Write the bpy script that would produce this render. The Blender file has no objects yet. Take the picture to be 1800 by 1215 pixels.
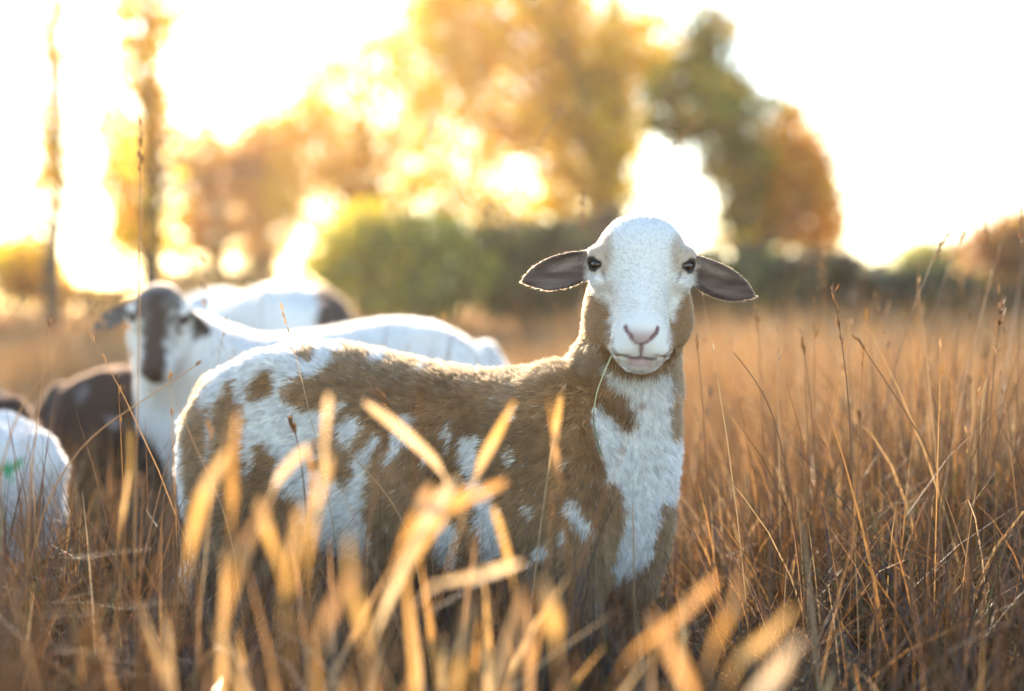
import bpy, math, random
import numpy as np
from mathutils import Vector, Matrix

random.seed(7)
RNG = np.random.default_rng(11)
scene = bpy.context.scene
COL = scene.collection

# ------------------------------------------------------------------ camera
CAM_H, FPX, HORIZON = 0.62, 2500.0, 535.0          # px figures refer to the 1800 x 1215 photograph
PITCH = math.atan((607.5 - HORIZON) / FPX)
cam_d = bpy.data.cameras.new('camera')
cam = bpy.data.objects.new('camera', cam_d); COL.objects.link(cam)
cam.location = (0, 0, CAM_H)
cam.rotation_euler = (math.pi / 2 - PITCH, 0, 0)
cam_d.sensor_width = 36.0
cam_d.lens = 50.0
cam_d.clip_start, cam_d.clip_end = 0.05, 3000
cam_d.dof.use_dof = True
cam_d.dof.focus_distance = 1.93
cam_d.dof.aperture_fstop = 1.6
scene.camera = cam

# ------------------------------------------------------------------ light
SUN_AZ, SUN_EL = math.radians(-13), math.radians(17)     # azimuth from +Y, negative = left
SUN = Vector((math.sin(SUN_AZ) * math.cos(SUN_EL), math.cos(SUN_AZ) * math.cos(SUN_EL), math.sin(SUN_EL)))
world = bpy.data.worlds.new('World'); scene.world = world
world.use_nodes = True
wn, wl = world.node_tree.nodes, world.node_tree.links
wn.clear()
sky = wn.new('ShaderNodeTexSky'); sky.sky_type = 'NISHITA'; sky.sun_disc = False
sky.sun_elevation = SUN_EL; sky.sun_rotation = SUN_AZ
sky.air_density, sky.dust_density, sky.ozone_density = 1.0, 0.25, 1.2
bg = wn.new('ShaderNodeBackground'); bg.inputs['Strength'].default_value = 0.15
wo = wn.new('ShaderNodeOutputWorld')
wl.new(sky.outputs[0], bg.inputs[0]); wl.new(bg.outputs[0], wo.inputs[0])
sun_d = bpy.data.lights.new('sun', 'SUN'); sun_d.energy = 4.3; sun_d.angle = math.radians(0.5)
sun_d.color = (1.0, 0.80, 0.58)
sun = bpy.data.objects.new('sun', sun_d); COL.objects.link(sun)
sun.rotation_euler = SUN.to_track_quat('Z', 'Y').to_euler()
scene.view_settings.view_transform = 'Standard'
scene.view_settings.look = 'None'
scene.view_settings.gamma = 1.0
scene.view_settings.use_curve_mapping = False
scene.view_settings.exposure = 1.8
HAZE = 0.0012
scene.cycles.volume_bounces = 1
scene.cycles.max_bounces = 8
scene.cycles.diffuse_bounces = 4
scene.cycles.glossy_bounces = 3
scene.cycles.transmission_bounces = 6
scene.cycles.transparent_max_bounces = 8
scene.cycles.use_denoising = True
scene.cycles_curves.shape = 'RIBBONS'
scene.cycles_curves.subdivisions = 1

# ------------------------------------------------------------------ helpers
def P(px, py, d):
    """photograph pixel at a depth -> place in the world"""
    r, u = (px - 900) / FPX * d, (607.5 - py) / FPX * d
    return np.array([r, d * math.cos(PITCH) + u * math.sin(PITCH), CAM_H - d * math.sin(PITCH) + u * math.cos(PITCH)])

def to_px(p):
    dz = p[:, 2] - CAM_H
    d = p[:, 1] * math.cos(PITCH) - dz * math.sin(PITCH)
    u = p[:, 1] * math.sin(PITCH) + dz * math.cos(PITCH)
    return 900 + FPX * p[:, 0] / d, 607.5 - FPX * u / d

def tag(o, label=None, cat=None, group=None, kind=None):
    for k, v in (('label', label), ('category', cat), ('group', group), ('kind', kind)):
        if v: o[k] = v
    return o

def empty(name, loc=(0, 0, 0), rz=0.0):
    o = bpy.data.objects.new(name, None); COL.objects.link(o)
    o.empty_display_size = 0.1
    o.location = loc; o.rotation_euler = (0, 0, rz)
    return o

def mesh_obj(name, V, F, mat=None, parent=None, col=None, smooth=True):
    """V (n,3), F (m,k) all of one size, or a list of such arrays"""
    Fs = F if isinstance(F, list) else [F]
    Fs = [np.asarray(f, dtype=np.int32) for f in Fs if len(f)]
    me = bpy.data.meshes.new(name)
    V = np.ascontiguousarray(V, dtype=np.float32)
    me.vertices.add(len(V)); me.vertices.foreach_set('co', V.ravel())
    loops = np.concatenate([f.ravel() for f in Fs])
    tot = np.concatenate([np.full(len(f), f.shape[1], dtype=np.int32) for f in Fs])
    start = np.concatenate([[0], np.cumsum(tot)[:-1]]).astype(np.int32)
    me.loops.add(len(loops)); me.loops.foreach_set('vertex_index', loops)
    me.polygons.add(len(tot)); me.polygons.foreach_set('loop_start', start)
    me.polygons.foreach_set('loop_total', tot)
    me.polygons.foreach_set('use_smooth', np.full(len(tot), smooth))
    me.update(calc_edges=True)
    if col is not None:
        a = me.attributes.new('col', 'FLOAT_COLOR', 'POINT')
        c = np.ones((len(V), 4), dtype=np.float32); c[:, :3] = col
        a.data.foreach_set('color', c.ravel())
    if mat: me.materials.append(mat)
    o = bpy.data.objects.new(name, me); COL.objects.link(o)
    if parent: o.parent = parent
    return o

def new_mat(name):
    m = bpy.data.materials.new(name); m.use_nodes = True
    n, l = m.node_tree.nodes, m.node_tree.links
    n.clear()
    out = n.new('ShaderNodeOutputMaterial')
    return m, n, l, out

_T = RNG.random((32, 32, 32)).astype(np.float32)
def vnoise(p, scale=1.0, seed=0):
    q = np.asarray(p) * scale + seed * 7.31 + 1000.0
    i = np.floor(q).astype(np.int64); f = q - i; f = f * f * (3 - 2 * f)
    r = 0
    for dx in (0, 1):
        for dy in (0, 1):
            for dz in (0, 1):
                w = (f[:, 0] if dx else 1 - f[:, 0]) * (f[:, 1] if dy else 1 - f[:, 1]) * (f[:, 2] if dz else 1 - f[:, 2])
                r = r + w * _T[(i[:, 0] + dx) % 32, (i[:, 1] + dy) % 32, (i[:, 2] + dz) % 32]
    return r * 2 - 1

def nrm(v):
    return v / np.maximum(np.linalg.norm(v, axis=-1, keepdims=True), 1e-9)

def smoothstep(a, b, x):
    t = np.clip((x - a) / (b - a), 0, 1); return t * t * (3 - 2 * t)

# ------------------------------------------------------------------ materials
def leaf_material(name, rough=0.45, trans=0.5, gloss=0.06):
    m, n, l, out = new_mat(name)
    at = n.new('ShaderNodeAttribute'); at.attribute_name = 'col'
    d = n.new('ShaderNodeBsdfDiffuse'); t = n.new('ShaderNodeBsdfTranslucent')
    g = n.new('ShaderNodeBsdfGlossy'); g.inputs['Roughness'].default_value = rough
    g.inputs['Color'].default_value = (1, 1, 1, 1)
    mx = n.new('ShaderNodeMixShader'); mx.inputs[0].default_value = trans
    m2 = n.new('ShaderNodeMixShader'); m2.inputs[0].default_value = gloss
    l.new(at.outputs['Color'], d.inputs[0]); l.new(at.outputs['Color'], t.inputs[0])
    l.new(d.outputs[0], mx.inputs[1]); l.new(t.outputs[0], mx.inputs[2])
    l.new(mx.outputs[0], m2.inputs[1]); l.new(g.outputs[0], m2.inputs[2])
    l.new(m2.outputs[0], out.inputs[0])
    return m

def hide_material(name):
    m, n, l, out = new_mat(name)
    at = n.new('ShaderNodeAttribute'); at.attribute_name = 'col'
    b = n.new('ShaderNodeBsdfPrincipled'); b.inputs['Roughness'].default_value = 0.75
    b.inputs['Specular IOR Level'].default_value = 0.25
    tc = n.new('ShaderNodeTexCoord'); nz = n.new('ShaderNodeTexNoise'); nz.inputs['Scale'].default_value = 260
    bp = n.new('ShaderNodeBump'); bp.inputs['Strength'].default_value = 0.25; bp.inputs['Distance'].default_value = 0.002
    l.new(tc.outputs['Object'], nz.inputs['Vector']); l.new(nz.outputs['Fac'], bp.inputs['Height'])
    l.new(bp.outputs[0], b.inputs['Normal'])
    l.new(at.outputs['Color'], b.inputs['Base Color']); l.new(b.outputs[0], out.inputs[0])
    return m

def fur_material(name):
    m, n, l, out = new_mat(name)
    at = n.new('ShaderNodeAttribute'); at.attribute_name = 'col'
    h = n.new('ShaderNodeBsdfHairPrincipled'); h.parametrization = 'COLOR'
    h.inputs['Roughness'].default_value = 0.42
    h.inputs['Radial Roughness'].default_value = 0.75
    h.inputs['Random Roughness'].default_value = 0.2
    l.new(at.outputs['Color'], h.inputs['Color'])
    df = n.new('ShaderNodeBsdfDiffuse'); l.new(at.outputs['Color'], df.inputs[0])
    mx = n.new('ShaderNodeMixShader'); mx.inputs[0].default_value = 0.45
    l.new(h.outputs[0], mx.inputs[1]); l.new(df.outputs[0], mx.inputs[2])
    l.new(mx.outputs[0], out.inputs[0])
    return m

def simple_mat(name, col, rough=0.8, spec=0.3, noise=None, bump=0.0):
    m, n, l, out = new_mat(name)
    b = n.new('ShaderNodeBsdfPrincipled'); b.inputs['Roughness'].default_value = rough
    b.inputs['Specular IOR Level'].default_value = spec
    b.inputs['Base Color'].default_value = (*col, 1)
    if noise:
        sc, c2 = noise
        tc = n.new('ShaderNodeTexCoord'); nz = n.new('ShaderNodeTexNoise')
        nz.inputs['Scale'].default_value = sc; nz.inputs['Detail'].default_value = 6
        mx = n.new('ShaderNodeMix'); mx.data_type = 'RGBA'
        mx.inputs['A'].default_value = (*col, 1); mx.inputs['B'].default_value = (*c2, 1)
        l.new(tc.outputs['Object'], nz.inputs['Vector']); l.new(nz.outputs['Fac'], mx.inputs['Factor'])
        l.new(mx.outputs['Result'], b.inputs['Base Color'])
        if bump:
            bp = n.new('ShaderNodeBump'); bp.inputs['Strength'].default_value = bump
            l.new(nz.outputs['Fac'], bp.inputs['Height']); l.new(bp.outputs[0], b.inputs['Normal'])
    l.new(b.outputs[0], out.inputs[0])
    return m

M_GRASS = leaf_material('dry_grass', 0.45, 0.42, 0.05)
M_LEAF = leaf_material('autumn_leaf', 0.22, 0.82, 0.05)
M_HIDE = hide_material('hide')
M_FUR = fur_material('fur')
M_EYE = simple_mat('eyeball', (0.012, 0.008, 0.006), 0.06, 0.6)
M_IRIS = simple_mat('iris', (0.022, 0.013, 0.007), 0.2, 0.5, noise=(300, (0.045, 0.026, 0.012)))
M_BLADE = leaf_material('dry_blade', 0.35, 0.55, 0.08)
M_BARK = simple_mat('bark', (0.16, 0.11, 0.075), 0.9, 0.2, noise=(6, (0.09, 0.065, 0.05)), bump=0.4)
M_SOIL = simple_mat('soil', (0.09, 0.055, 0.028), 0.95, 0.1, noise=(4, (0.20, 0.12, 0.05)), bump=0.5)

# ------------------------------------------------------------------ ground
def ground_z(x, y):
    p = np.stack([np.asarray(x, float), np.asarray(y, float), np.zeros(np.shape(x))], -1).reshape(-1, 3)
    a = np.clip((p[:, 1] - 4) / 12, 0, 1)
    return (vnoise(p, 0.9, 3) * 0.012 + vnoise(p, 0.12, 4) * 0.10 * a).reshape(np.shape(x))

ys = np.concatenate([np.arange(-3, 8, 0.25), np.arange(8, 40, 1.0), np.arange(40, 151, 10)])
xs = np.concatenate([-np.arange(120, 60, -10), -np.arange(60, 6, -2.0), np.arange(-6, 6.01, 0.25), np.arange(8, 60, 2.0), np.arange(60, 121, 10)])
GX, GY = np.meshgrid(xs, ys, indexing='ij')
GV = np.stack([GX, GY, ground_z(GX, GY)], -1).reshape(-1, 3)
ny = len(ys)
ii, jj = np.meshgrid(np.arange(len(xs) - 1), np.arange(ny - 1), indexing='ij')
q = (ii * ny + jj).ravel()
tag(mesh_obj('ground', GV, np.stack([q, q + ny, q + ny + 1, q + 1], -1), M_SOIL), kind='structure',
    label='dry pasture soil under the tall autumn grass')

# ------------------------------------------------------------------ haze, added to stand in for lens glare as well
hm_, hn_, hl_, ho_ = new_mat('glare_haze')
hv = hn_.new('ShaderNodeVolumePrincipled'); hv.inputs['Color'].default_value = (0.98, 0.92, 0.80, 1)
hv.inputs['Density'].default_value = HAZE; hv.inputs['Anisotropy'].default_value = 0.55
hl_.new(hv.outputs[0], ho_.inputs['Volume'])
hb = np.array([(x, y, z) for x in (-125, 125) for y in (-6, 155) for z in (-1.3, 11.5)], float)
tag(mesh_obj('haze', hb, np.array([(0, 1, 3, 2), (4, 6, 7, 5), (0, 4, 5, 1), (2, 3, 7, 6), (0, 2, 6, 4), (1, 5, 7, 3)]), hm_, smooth=False),
    'thin golden haze over the whole field, added for the veiling glare', None, None, 'stuff')

# ------------------------------------------------------------------ trees
def add_tube(V, F, pts, rad, n=7):
    pts = np.asarray(pts, float); k = len(pts)
    t = nrm(np.gradient(pts, axis=0))
    ref = np.array([0.3, 1.0, 0.1])
    a = nrm(np.cross(t, ref)); b = np.cross(t, a)
    ang = np.linspace(0, 2 * math.pi, n, endpoint=False)
    ring = pts[:, None] + (a[:, None] * np.cos(ang)[None, :, None] + b[:, None] * np.sin(ang)[None, :, None]) * np.asarray(rad)[:, None, None]
    base = sum(len(v) for v in V)
    V.append(ring.reshape(-1, 3))
    for i in range(k - 1):
        for j in range(n):
            F.append((base + i * n + j, base + i * n + (j + 1) % n, base + (i + 1) * n + (j + 1) % n, base + (i + 1) * n + j))

def leaves(cent, size, cols):
    n = len(cent)
    a = nrm(RNG.normal(size=(n, 3))); b = nrm(np.cross(a, RNG.normal(size=(n, 3))))
    s = size[:, None]
    V = np.stack([cent - a * s, cent + b * s * 0.55, cent + a * s, cent - b * s * 0.55], 1).reshape(-1, 3)
    F = np.arange(4 * n, dtype=np.int32).reshape(n, 4)
    return V, F, np.repeat(cols, 4, 0)

ORANGE = [(0.90, 0.52, 0.03), (0.92, 0.58, 0.05), (0.82, 0.42, 0.03), (0.88, 0.62, 0.08)]
YELLOW = [(0.93, 0.76, 0.01), (0.93, 0.68, 0.005), (0.93, 0.80, 0.04), (0.92, 0.61, 0.01)]
GREEN = [(0.22, 0.25, 0.03), (0.30, 0.30, 0.035), (0.42, 0.34, 0.04), (0.16, 0.18, 0.03)]
DARKGREEN = [(0.06, 0.085, 0.03), (0.09, 0.10, 0.035), (0.12, 0.10, 0.04)]
LIME = [(0.62, 0.58, 0.06), (0.50, 0.50, 0.05), (0.75, 0.60, 0.07), (0.34, 0.36, 0.05)]
RUST = [(0.34, 0.16, 0.06), (0.42, 0.22, 0.08), (0.28, 0.13, 0.05)]

def pick(pals, n, clump_id=None, wts=None):
    """each clump leans to one palette, each leaf varies inside it"""
    out = np.zeros((n, 3))
    if clump_id is None: clump_id = RNG.integers(0, 40, n)
    m = clump_id.max() + 1
    cp = RNG.choice(len(pals), m, p=wts)
    for k, pal in enumerate(pals):
        s = np.where(cp[clump_id] == k)[0]
        pal = np.array(pal)
        out[s] = pal[RNG.integers(0, len(pal), len(s))]
    out *= RNG.uniform(0.75, 1.2, (n, 1))
    return out

def tree(name, label, base, height, lobes, n_leaf_, pals, wts=None, trunk_r=0.12, leaf=0.055, clumps=60, clump_r=0.45, group=None, cat='tree', bend=0.0, twig_leaves=0, limbs=True, side=None):
    """lobes: list of (px, py, rx px, rz px) seen in the photograph; the crown has the same depth as width"""
    d = base[1]; n_leaf = int(n_leaf_ * (1.35 if cat == 'tree' else 0.8)); clumps = int(clumps * 2.2); clump_r *= 0.62; leaf *= 1.25
    root = tag(empty(name, base), label, cat, group)
    k = d / FPX
    L = [(np.array([(px - 900) * k - base[0], 0, CAM_H + (HORIZON - py) * k - base[2]]), rx * k, rz * k) for px, py, rx, rz in lobes]
    V, F = [], []
    zs_ = np.linspace(-0.15, height, 9)
    pts = np.stack([bend * np.sin(zs_ / height * 3.0) * 0.4 + 0.04 * RNG.normal(size=9), 0.05 * RNG.normal(size=9), zs_], -1)
    pts[0, :2] = 0
    add_tube(V, F, pts, trunk_r * np.linspace(1.15, 0.18, 9), 8)
    area = np.array([a * b for _, a, b in L]); area /= area.sum()
    cl = []
    for (c, a, b), w in zip(L, area):
        m = max(2, int(round(clumps * w)))
        u = nrm(RNG.normal(size=(m, 3))) * (RNG.random((m, 1)) ** 0.40)
        cl.append(c + u * np.array([a, min(a, 1.8), b]))
    cl = np.concatenate(cl)
    if limbs:
        for c in cl[RNG.permutation(len(cl))[:max(4, len(cl) // 4)]]:
            z0 = np.clip(c[2] * RNG.uniform(0.45, 0.8), 0.2, height * 0.95)
            st = np.array([np.interp(z0, zs_, pts[:, 0]), np.interp(z0, zs_, pts[:, 1]), z0])
            mid = (st + c) / 2 + RNG.normal(size=3) * 0.12 + np.array([0, 0, -0.1])
            r0 = trunk_r * (1.0 - 0.75 * z0 / height) * 0.45
            add_tube(V, F, [st, mid, c], [r0, r0 * 0.6, r0 * 0.2], 5)
    mesh_obj('trunk', np.concatenate(V), np.array(F), M_BARK, root)
    cid = RNG.integers(0, len(cl), n_leaf)
    rad = clump_r * RNG.uniform(0.6, 1.3, len(cl))
    cen = cl[cid] + RNG.normal(size=(n_leaf, 3)) * rad[cid][:, None] * np.array([1, 1, 0.75]) * 0.55
    loose = np.where(RNG.random(n_leaf) < 0.35)[0]            # single twigs between the clumps
    li = RNG.choice(len(L), len(loose), p=area); uu = nrm(RNG.normal(size=(len(loose), 3))) * (RNG.random((len(loose), 1)) ** 0.4) * RNG.uniform(0.75, 1.55, (len(loose), 1))
    cen[loose] = np.array([l[0] for l in L])[li] + uu * np.array([(l[1], min(l[1], 1.8), l[2]) for l in L])[li]
    if twig_leaves:
        tz = RNG.uniform(0.1, 1, twig_leaves) * height
        q = np.stack([np.interp(tz, zs_, pts[:, 0]), np.zeros(twig_leaves), tz], -1) + RNG.normal(size=(twig_leaves, 3)) * 0.16
        cen = np.concatenate([cen, q]); cid = np.concatenate([cid, RNG.integers(0, len(cl), twig_leaves)])
    cen[:, 2] = np.maximum(cen[:, 2], 0.05)
    lc = pick(pals, len(cen), cid, wts)
    if side:                                                       # the side of the crown that has turned already
        sx = 900 + (cen[:, 0] + base[0]) / k + 0.35 * (HORIZON - (cen[:, 2] + base[2] - CAM_H) * 0 - 535) + vnoise(cen, 1.3, 95) * 60
        m_ = sx + (535 - (HORIZON - (cen[:, 2] + base[2] - CAM_H) / k)) * -0.18 > side[0]
        lc[m_] = pick([side[1]], int(m_.sum()))
    V2, F2, C2 = leaves(cen, leaf * RNG.uniform(0.6, 1.35, len(cen)), lc)
    mesh_obj('crown', V2, F2, M_LEAF, root, C2, smooth=False)
    return root

def at(px, d):
    x = (px - 900) / FPX * d
    return (x, d, float(ground_z(np.array([x]), np.array([d]))[0]))

TREES = [
 dict(name='sapling', label='thin bare-stemmed sapling with sparse orange leaves at far left', base=at(92, 21), height=6.4, trunk_r=0.13, bend=0.25,
      lobes=[(95, 40, 40, 90), (70, 330, 50, 70), (95, 250, 30, 120), (40, 440, 50, 50)], n_leaf_=900, pals=[ORANGE, YELLOW], clumps=26, clump_r=0.4, leaf=0.055, twig_leaves=160),
 dict(name='slender_tree', label='tall slender tree with thick stem and orange side tufts above the dappled-faced sheep', base=at(268, 20), height=6.5, trunk_r=0.15, bend=-0.1,
      lobes=[(270, 30, 80, 70), (250, 120, 45, 80), (275, 230, 50, 80), (225, 330, 40, 120), (270, 400, 30, 80)], n_leaf_=2000, pals=[ORANGE, YELLOW], clumps=34, clump_r=0.4, leaf=0.055, twig_leaves=250),
 dict(name='slender_tree', label='thin leaning tree with a few rust leaves between two stems at left', base=at(212, 25), height=5.5, trunk_r=0.06, bend=0.2,
      lobes=[(205, 260, 40, 120), (215, 420, 30, 60)], n_leaf_=900, pals=[ORANGE], clumps=20, clump_r=0.4, leaf=0.055, twig_leaves=120),
 dict(name='orange_tree', label='rounded pale orange tree directly above the background sheep', base=at(385, 30), height=4.2, trunk_r=0.13,
      lobes=[(370, 290, 85, 80), (440, 370, 60, 90), (350, 400, 60, 70), (470, 260, 60, 60)], n_leaf_=7000, pals=[ORANGE, RUST, YELLOW], wts=[0.6, 0.25, 0.15], clumps=60, clump_r=0.5),
 dict(name='orange_tree', label='small rust-orange tree left of the yellow-green shrub', base=at(465, 31), height=3.6, trunk_r=0.12,
      lobes=[(490, 340, 50, 110), (455, 440, 40, 40)], n_leaf_=2600, pals=[ORANGE, RUST], wts=[0.6, 0.4], clumps=36, clump_r=0.5),
 dict(name='yellow_tree', label='wide pale golden tree with open gaps left of the tallest yellow crown', base=at(640, 29), height=6.0, trunk_r=0.16,
      lobes=[(600, 240, 100, 80), (700, 290, 110, 80), (560, 330, 90, 90), (700, 130, 100, 80), (520, 190, 80, 60), (640, 390, 110, 60), (760, 220, 60, 80), (570, 110, 70, 40), (740, 40, 80, 60)], n_leaf_=11000, pals=[YELLOW, ORANGE], wts=[0.65, 0.35], clumps=90, clump_r=0.7),
 dict(name='yellow_tree', label='tallest bright yellow tree rising out of frame above the sheep', base=at(1075, 27), height=8.5, trunk_r=0.22,
      lobes=[(950, 40, 150, 110), (1040, 160, 110, 100), (860, 130, 90, 80), (900, -60, 200, 90), (1010, 270, 110, 80), (820, 330, 80, 60), (1070, 320, 60, 80), (930, 380, 110, 60), (860, 240, 80, 60), (800, 60, 80, 90), (1120, 60, 60, 90), (950, 220, 90, 60), (1150, 130, 45, 70), (1100, 230, 50, 60)],
      n_leaf_=24000, pals=[YELLOW, ORANGE, RUST], wts=[0.82, 0.15, 0.03], clumps=120, clump_r=0.75),
 dict(name='green_tree', label='tall green and orange tree with pointed crown right of the sheep head', base=at(1300, 23), height=4.6, trunk_r=0.16,
      lobes=[(1240, 75, 55, 60), (1245, 150, 85, 70), (1280, 220, 110, 60), (1330, 290, 110, 60), (1390, 250, 50, 70), (1400, 350, 80, 60), (1330, 400, 90, 50), (1180, 190, 50, 60), (1440, 390, 45, 60), (1420, 290, 50, 60), (1360, 340, 90, 60)],
      n_leaf_=13000, pals=[GREEN, ORANGE, LIME, YELLOW], wts=[0.5, 0.28, 0.12, 0.10], clumps=110, clump_r=0.42, leaf=0.052, side=(1310, ORANGE)),
 dict(name='rust_tree', label='rounded brown-orange tree at the right edge', base=at(1790, 26), height=2.4, trunk_r=0.14,
      lobes=[(1770, 430, 75, 55), (1830, 440, 70, 70), (1750, 510, 80, 40)], n_leaf_=6500, pals=[RUST, ORANGE], wts=[0.8, 0.2], clumps=60, clump_r=0.4),
 dict(name='olive_tree', label='small olive-green tree left of the brown-orange one at right', base=at(1640, 38), height=1.9, trunk_r=0.12,
      lobes=[(1640, 455, 60, 35), (1590, 480, 50, 30)], n_leaf_=2600, pals=[LIME, GREEN], wts=[0.3, 0.7], clumps=30, clump_r=0.5),
]
for t in TREES: tree(group='autumn trees along the field edge', **t)

SHRUBS = [
 ('shrub', 'bright yellow-green shrub behind the white rump of the far sheep', 640, 17, [(640, 430, 70, 60), (590, 480, 60, 40), (660, 520, 60, 30)], 3400, [LIME, YELLOW], [0.7, 0.3]),
 ('shrub', 'green shrub below the golden tree in the middle', 760, 16.5, [(750, 430, 80, 60), (800, 480, 80, 50), (740, 525, 80, 30)], 4200, [LIME, GREEN, YELLOW], [0.6, 0.25, 0.15]),
 ('shrub', 'dark green shrub just left of the sheep head', 930, 17, [(900, 460, 80, 70), (980, 460, 70, 70), (930, 525, 90, 30)], 6200, [GREEN, DARKGREEN, RUST], [0.45, 0.35, 0.2]),
 ('shrub', 'dark shrub hidden behind the sheep head', 1110, 18, [(1090, 460, 90, 80), (1160, 510, 70, 45)], 4600, [DARKGREEN, RUST], [0.6, 0.4]),
 ('shrub', 'dark green shrub under the pointed green tree', 1310, 16.5, [(1290, 495, 90, 55), (1370, 505, 70, 50), (1310, 540, 90, 25)], 6200, [DARKGREEN, GREEN, RUST], [0.6, 0.2, 0.2]),
 ('shrub', 'low brown shrub right of the pointed green tree', 1470, 17, [(1450, 495, 70, 50), (1520, 520, 60, 35), (1470, 545, 80, 22)], 4800, [RUST, DARKGREEN], [0.45, 0.55]),
 ('shrub', 'dark low hedge shrub in the right gap under white sky', 1600, 17, [(1580, 520, 80, 36), (1660, 520, 60, 40), (1610, 545, 90, 22)], 5000, [DARKGREEN, GREEN], [0.8, 0.2]),
 ('shrub', 'low dark shrub below the brown-orange tree at the right edge', 1750, 17.5, [(1740, 540, 70, 25), (1800, 535, 60, 30)], 3600, [RUST, DARKGREEN], [0.7, 0.3]),
 ('shrub', 'orange low shrub at the left edge', 30, 22, [(30, 470, 60, 50), (80, 500, 40, 30)], 2600, [ORANGE, RUST], [0.6, 0.4]),
 ('shrub', 'small rust shrub right of the far-left sapling', 170, 27, [(170, 520, 70, 18), (110, 515, 40, 20)], 1300, [RUST, GREEN], [0.6, 0.4]),
 ('shrub', 'low olive shrub behind the dappled-faced sheep', 350, 27, [(330, 500, 80, 30), (430, 490, 60, 35)], 2000, [RUST, GREEN, ORANGE], [0.4, 0.3, 0.3]),
]
for nm, lab, px, d, lobes, n, pals, w in SHRUBS:
    tree(nm, lab, at(px, d), 1.1, lobes, n, pals, w, trunk_r=0.05, leaf=0.055, clumps=44, clump_r=0.34, group='shrubs along the field edge', cat='shrub')

# far wood closing the horizon line
n = 9000
fx = RNG.uniform(-60, 60, n); fy = RNG.uniform(55, 75, n)
hh = 0.35 + 1.25 * (0.5 + 0.5 * vnoise(np.stack([fx * 0.12, fy * 0, fx * 0], -1), 1.0, 9))
cen = np.stack([fx, fy, RNG.random(n) ** 0.8 * hh * 1.1], -1)
V, F, C = leaves(cen, RNG.uniform(0.15, 0.4, n), pick([DARKGREEN, RUST, GREEN], n))
tag(mesh_obj('distant_wood', V, F, M_LEAF, None, C, smooth=False), 'far low line of dark trees beyond the field', None, None, 'stuff')

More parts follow.
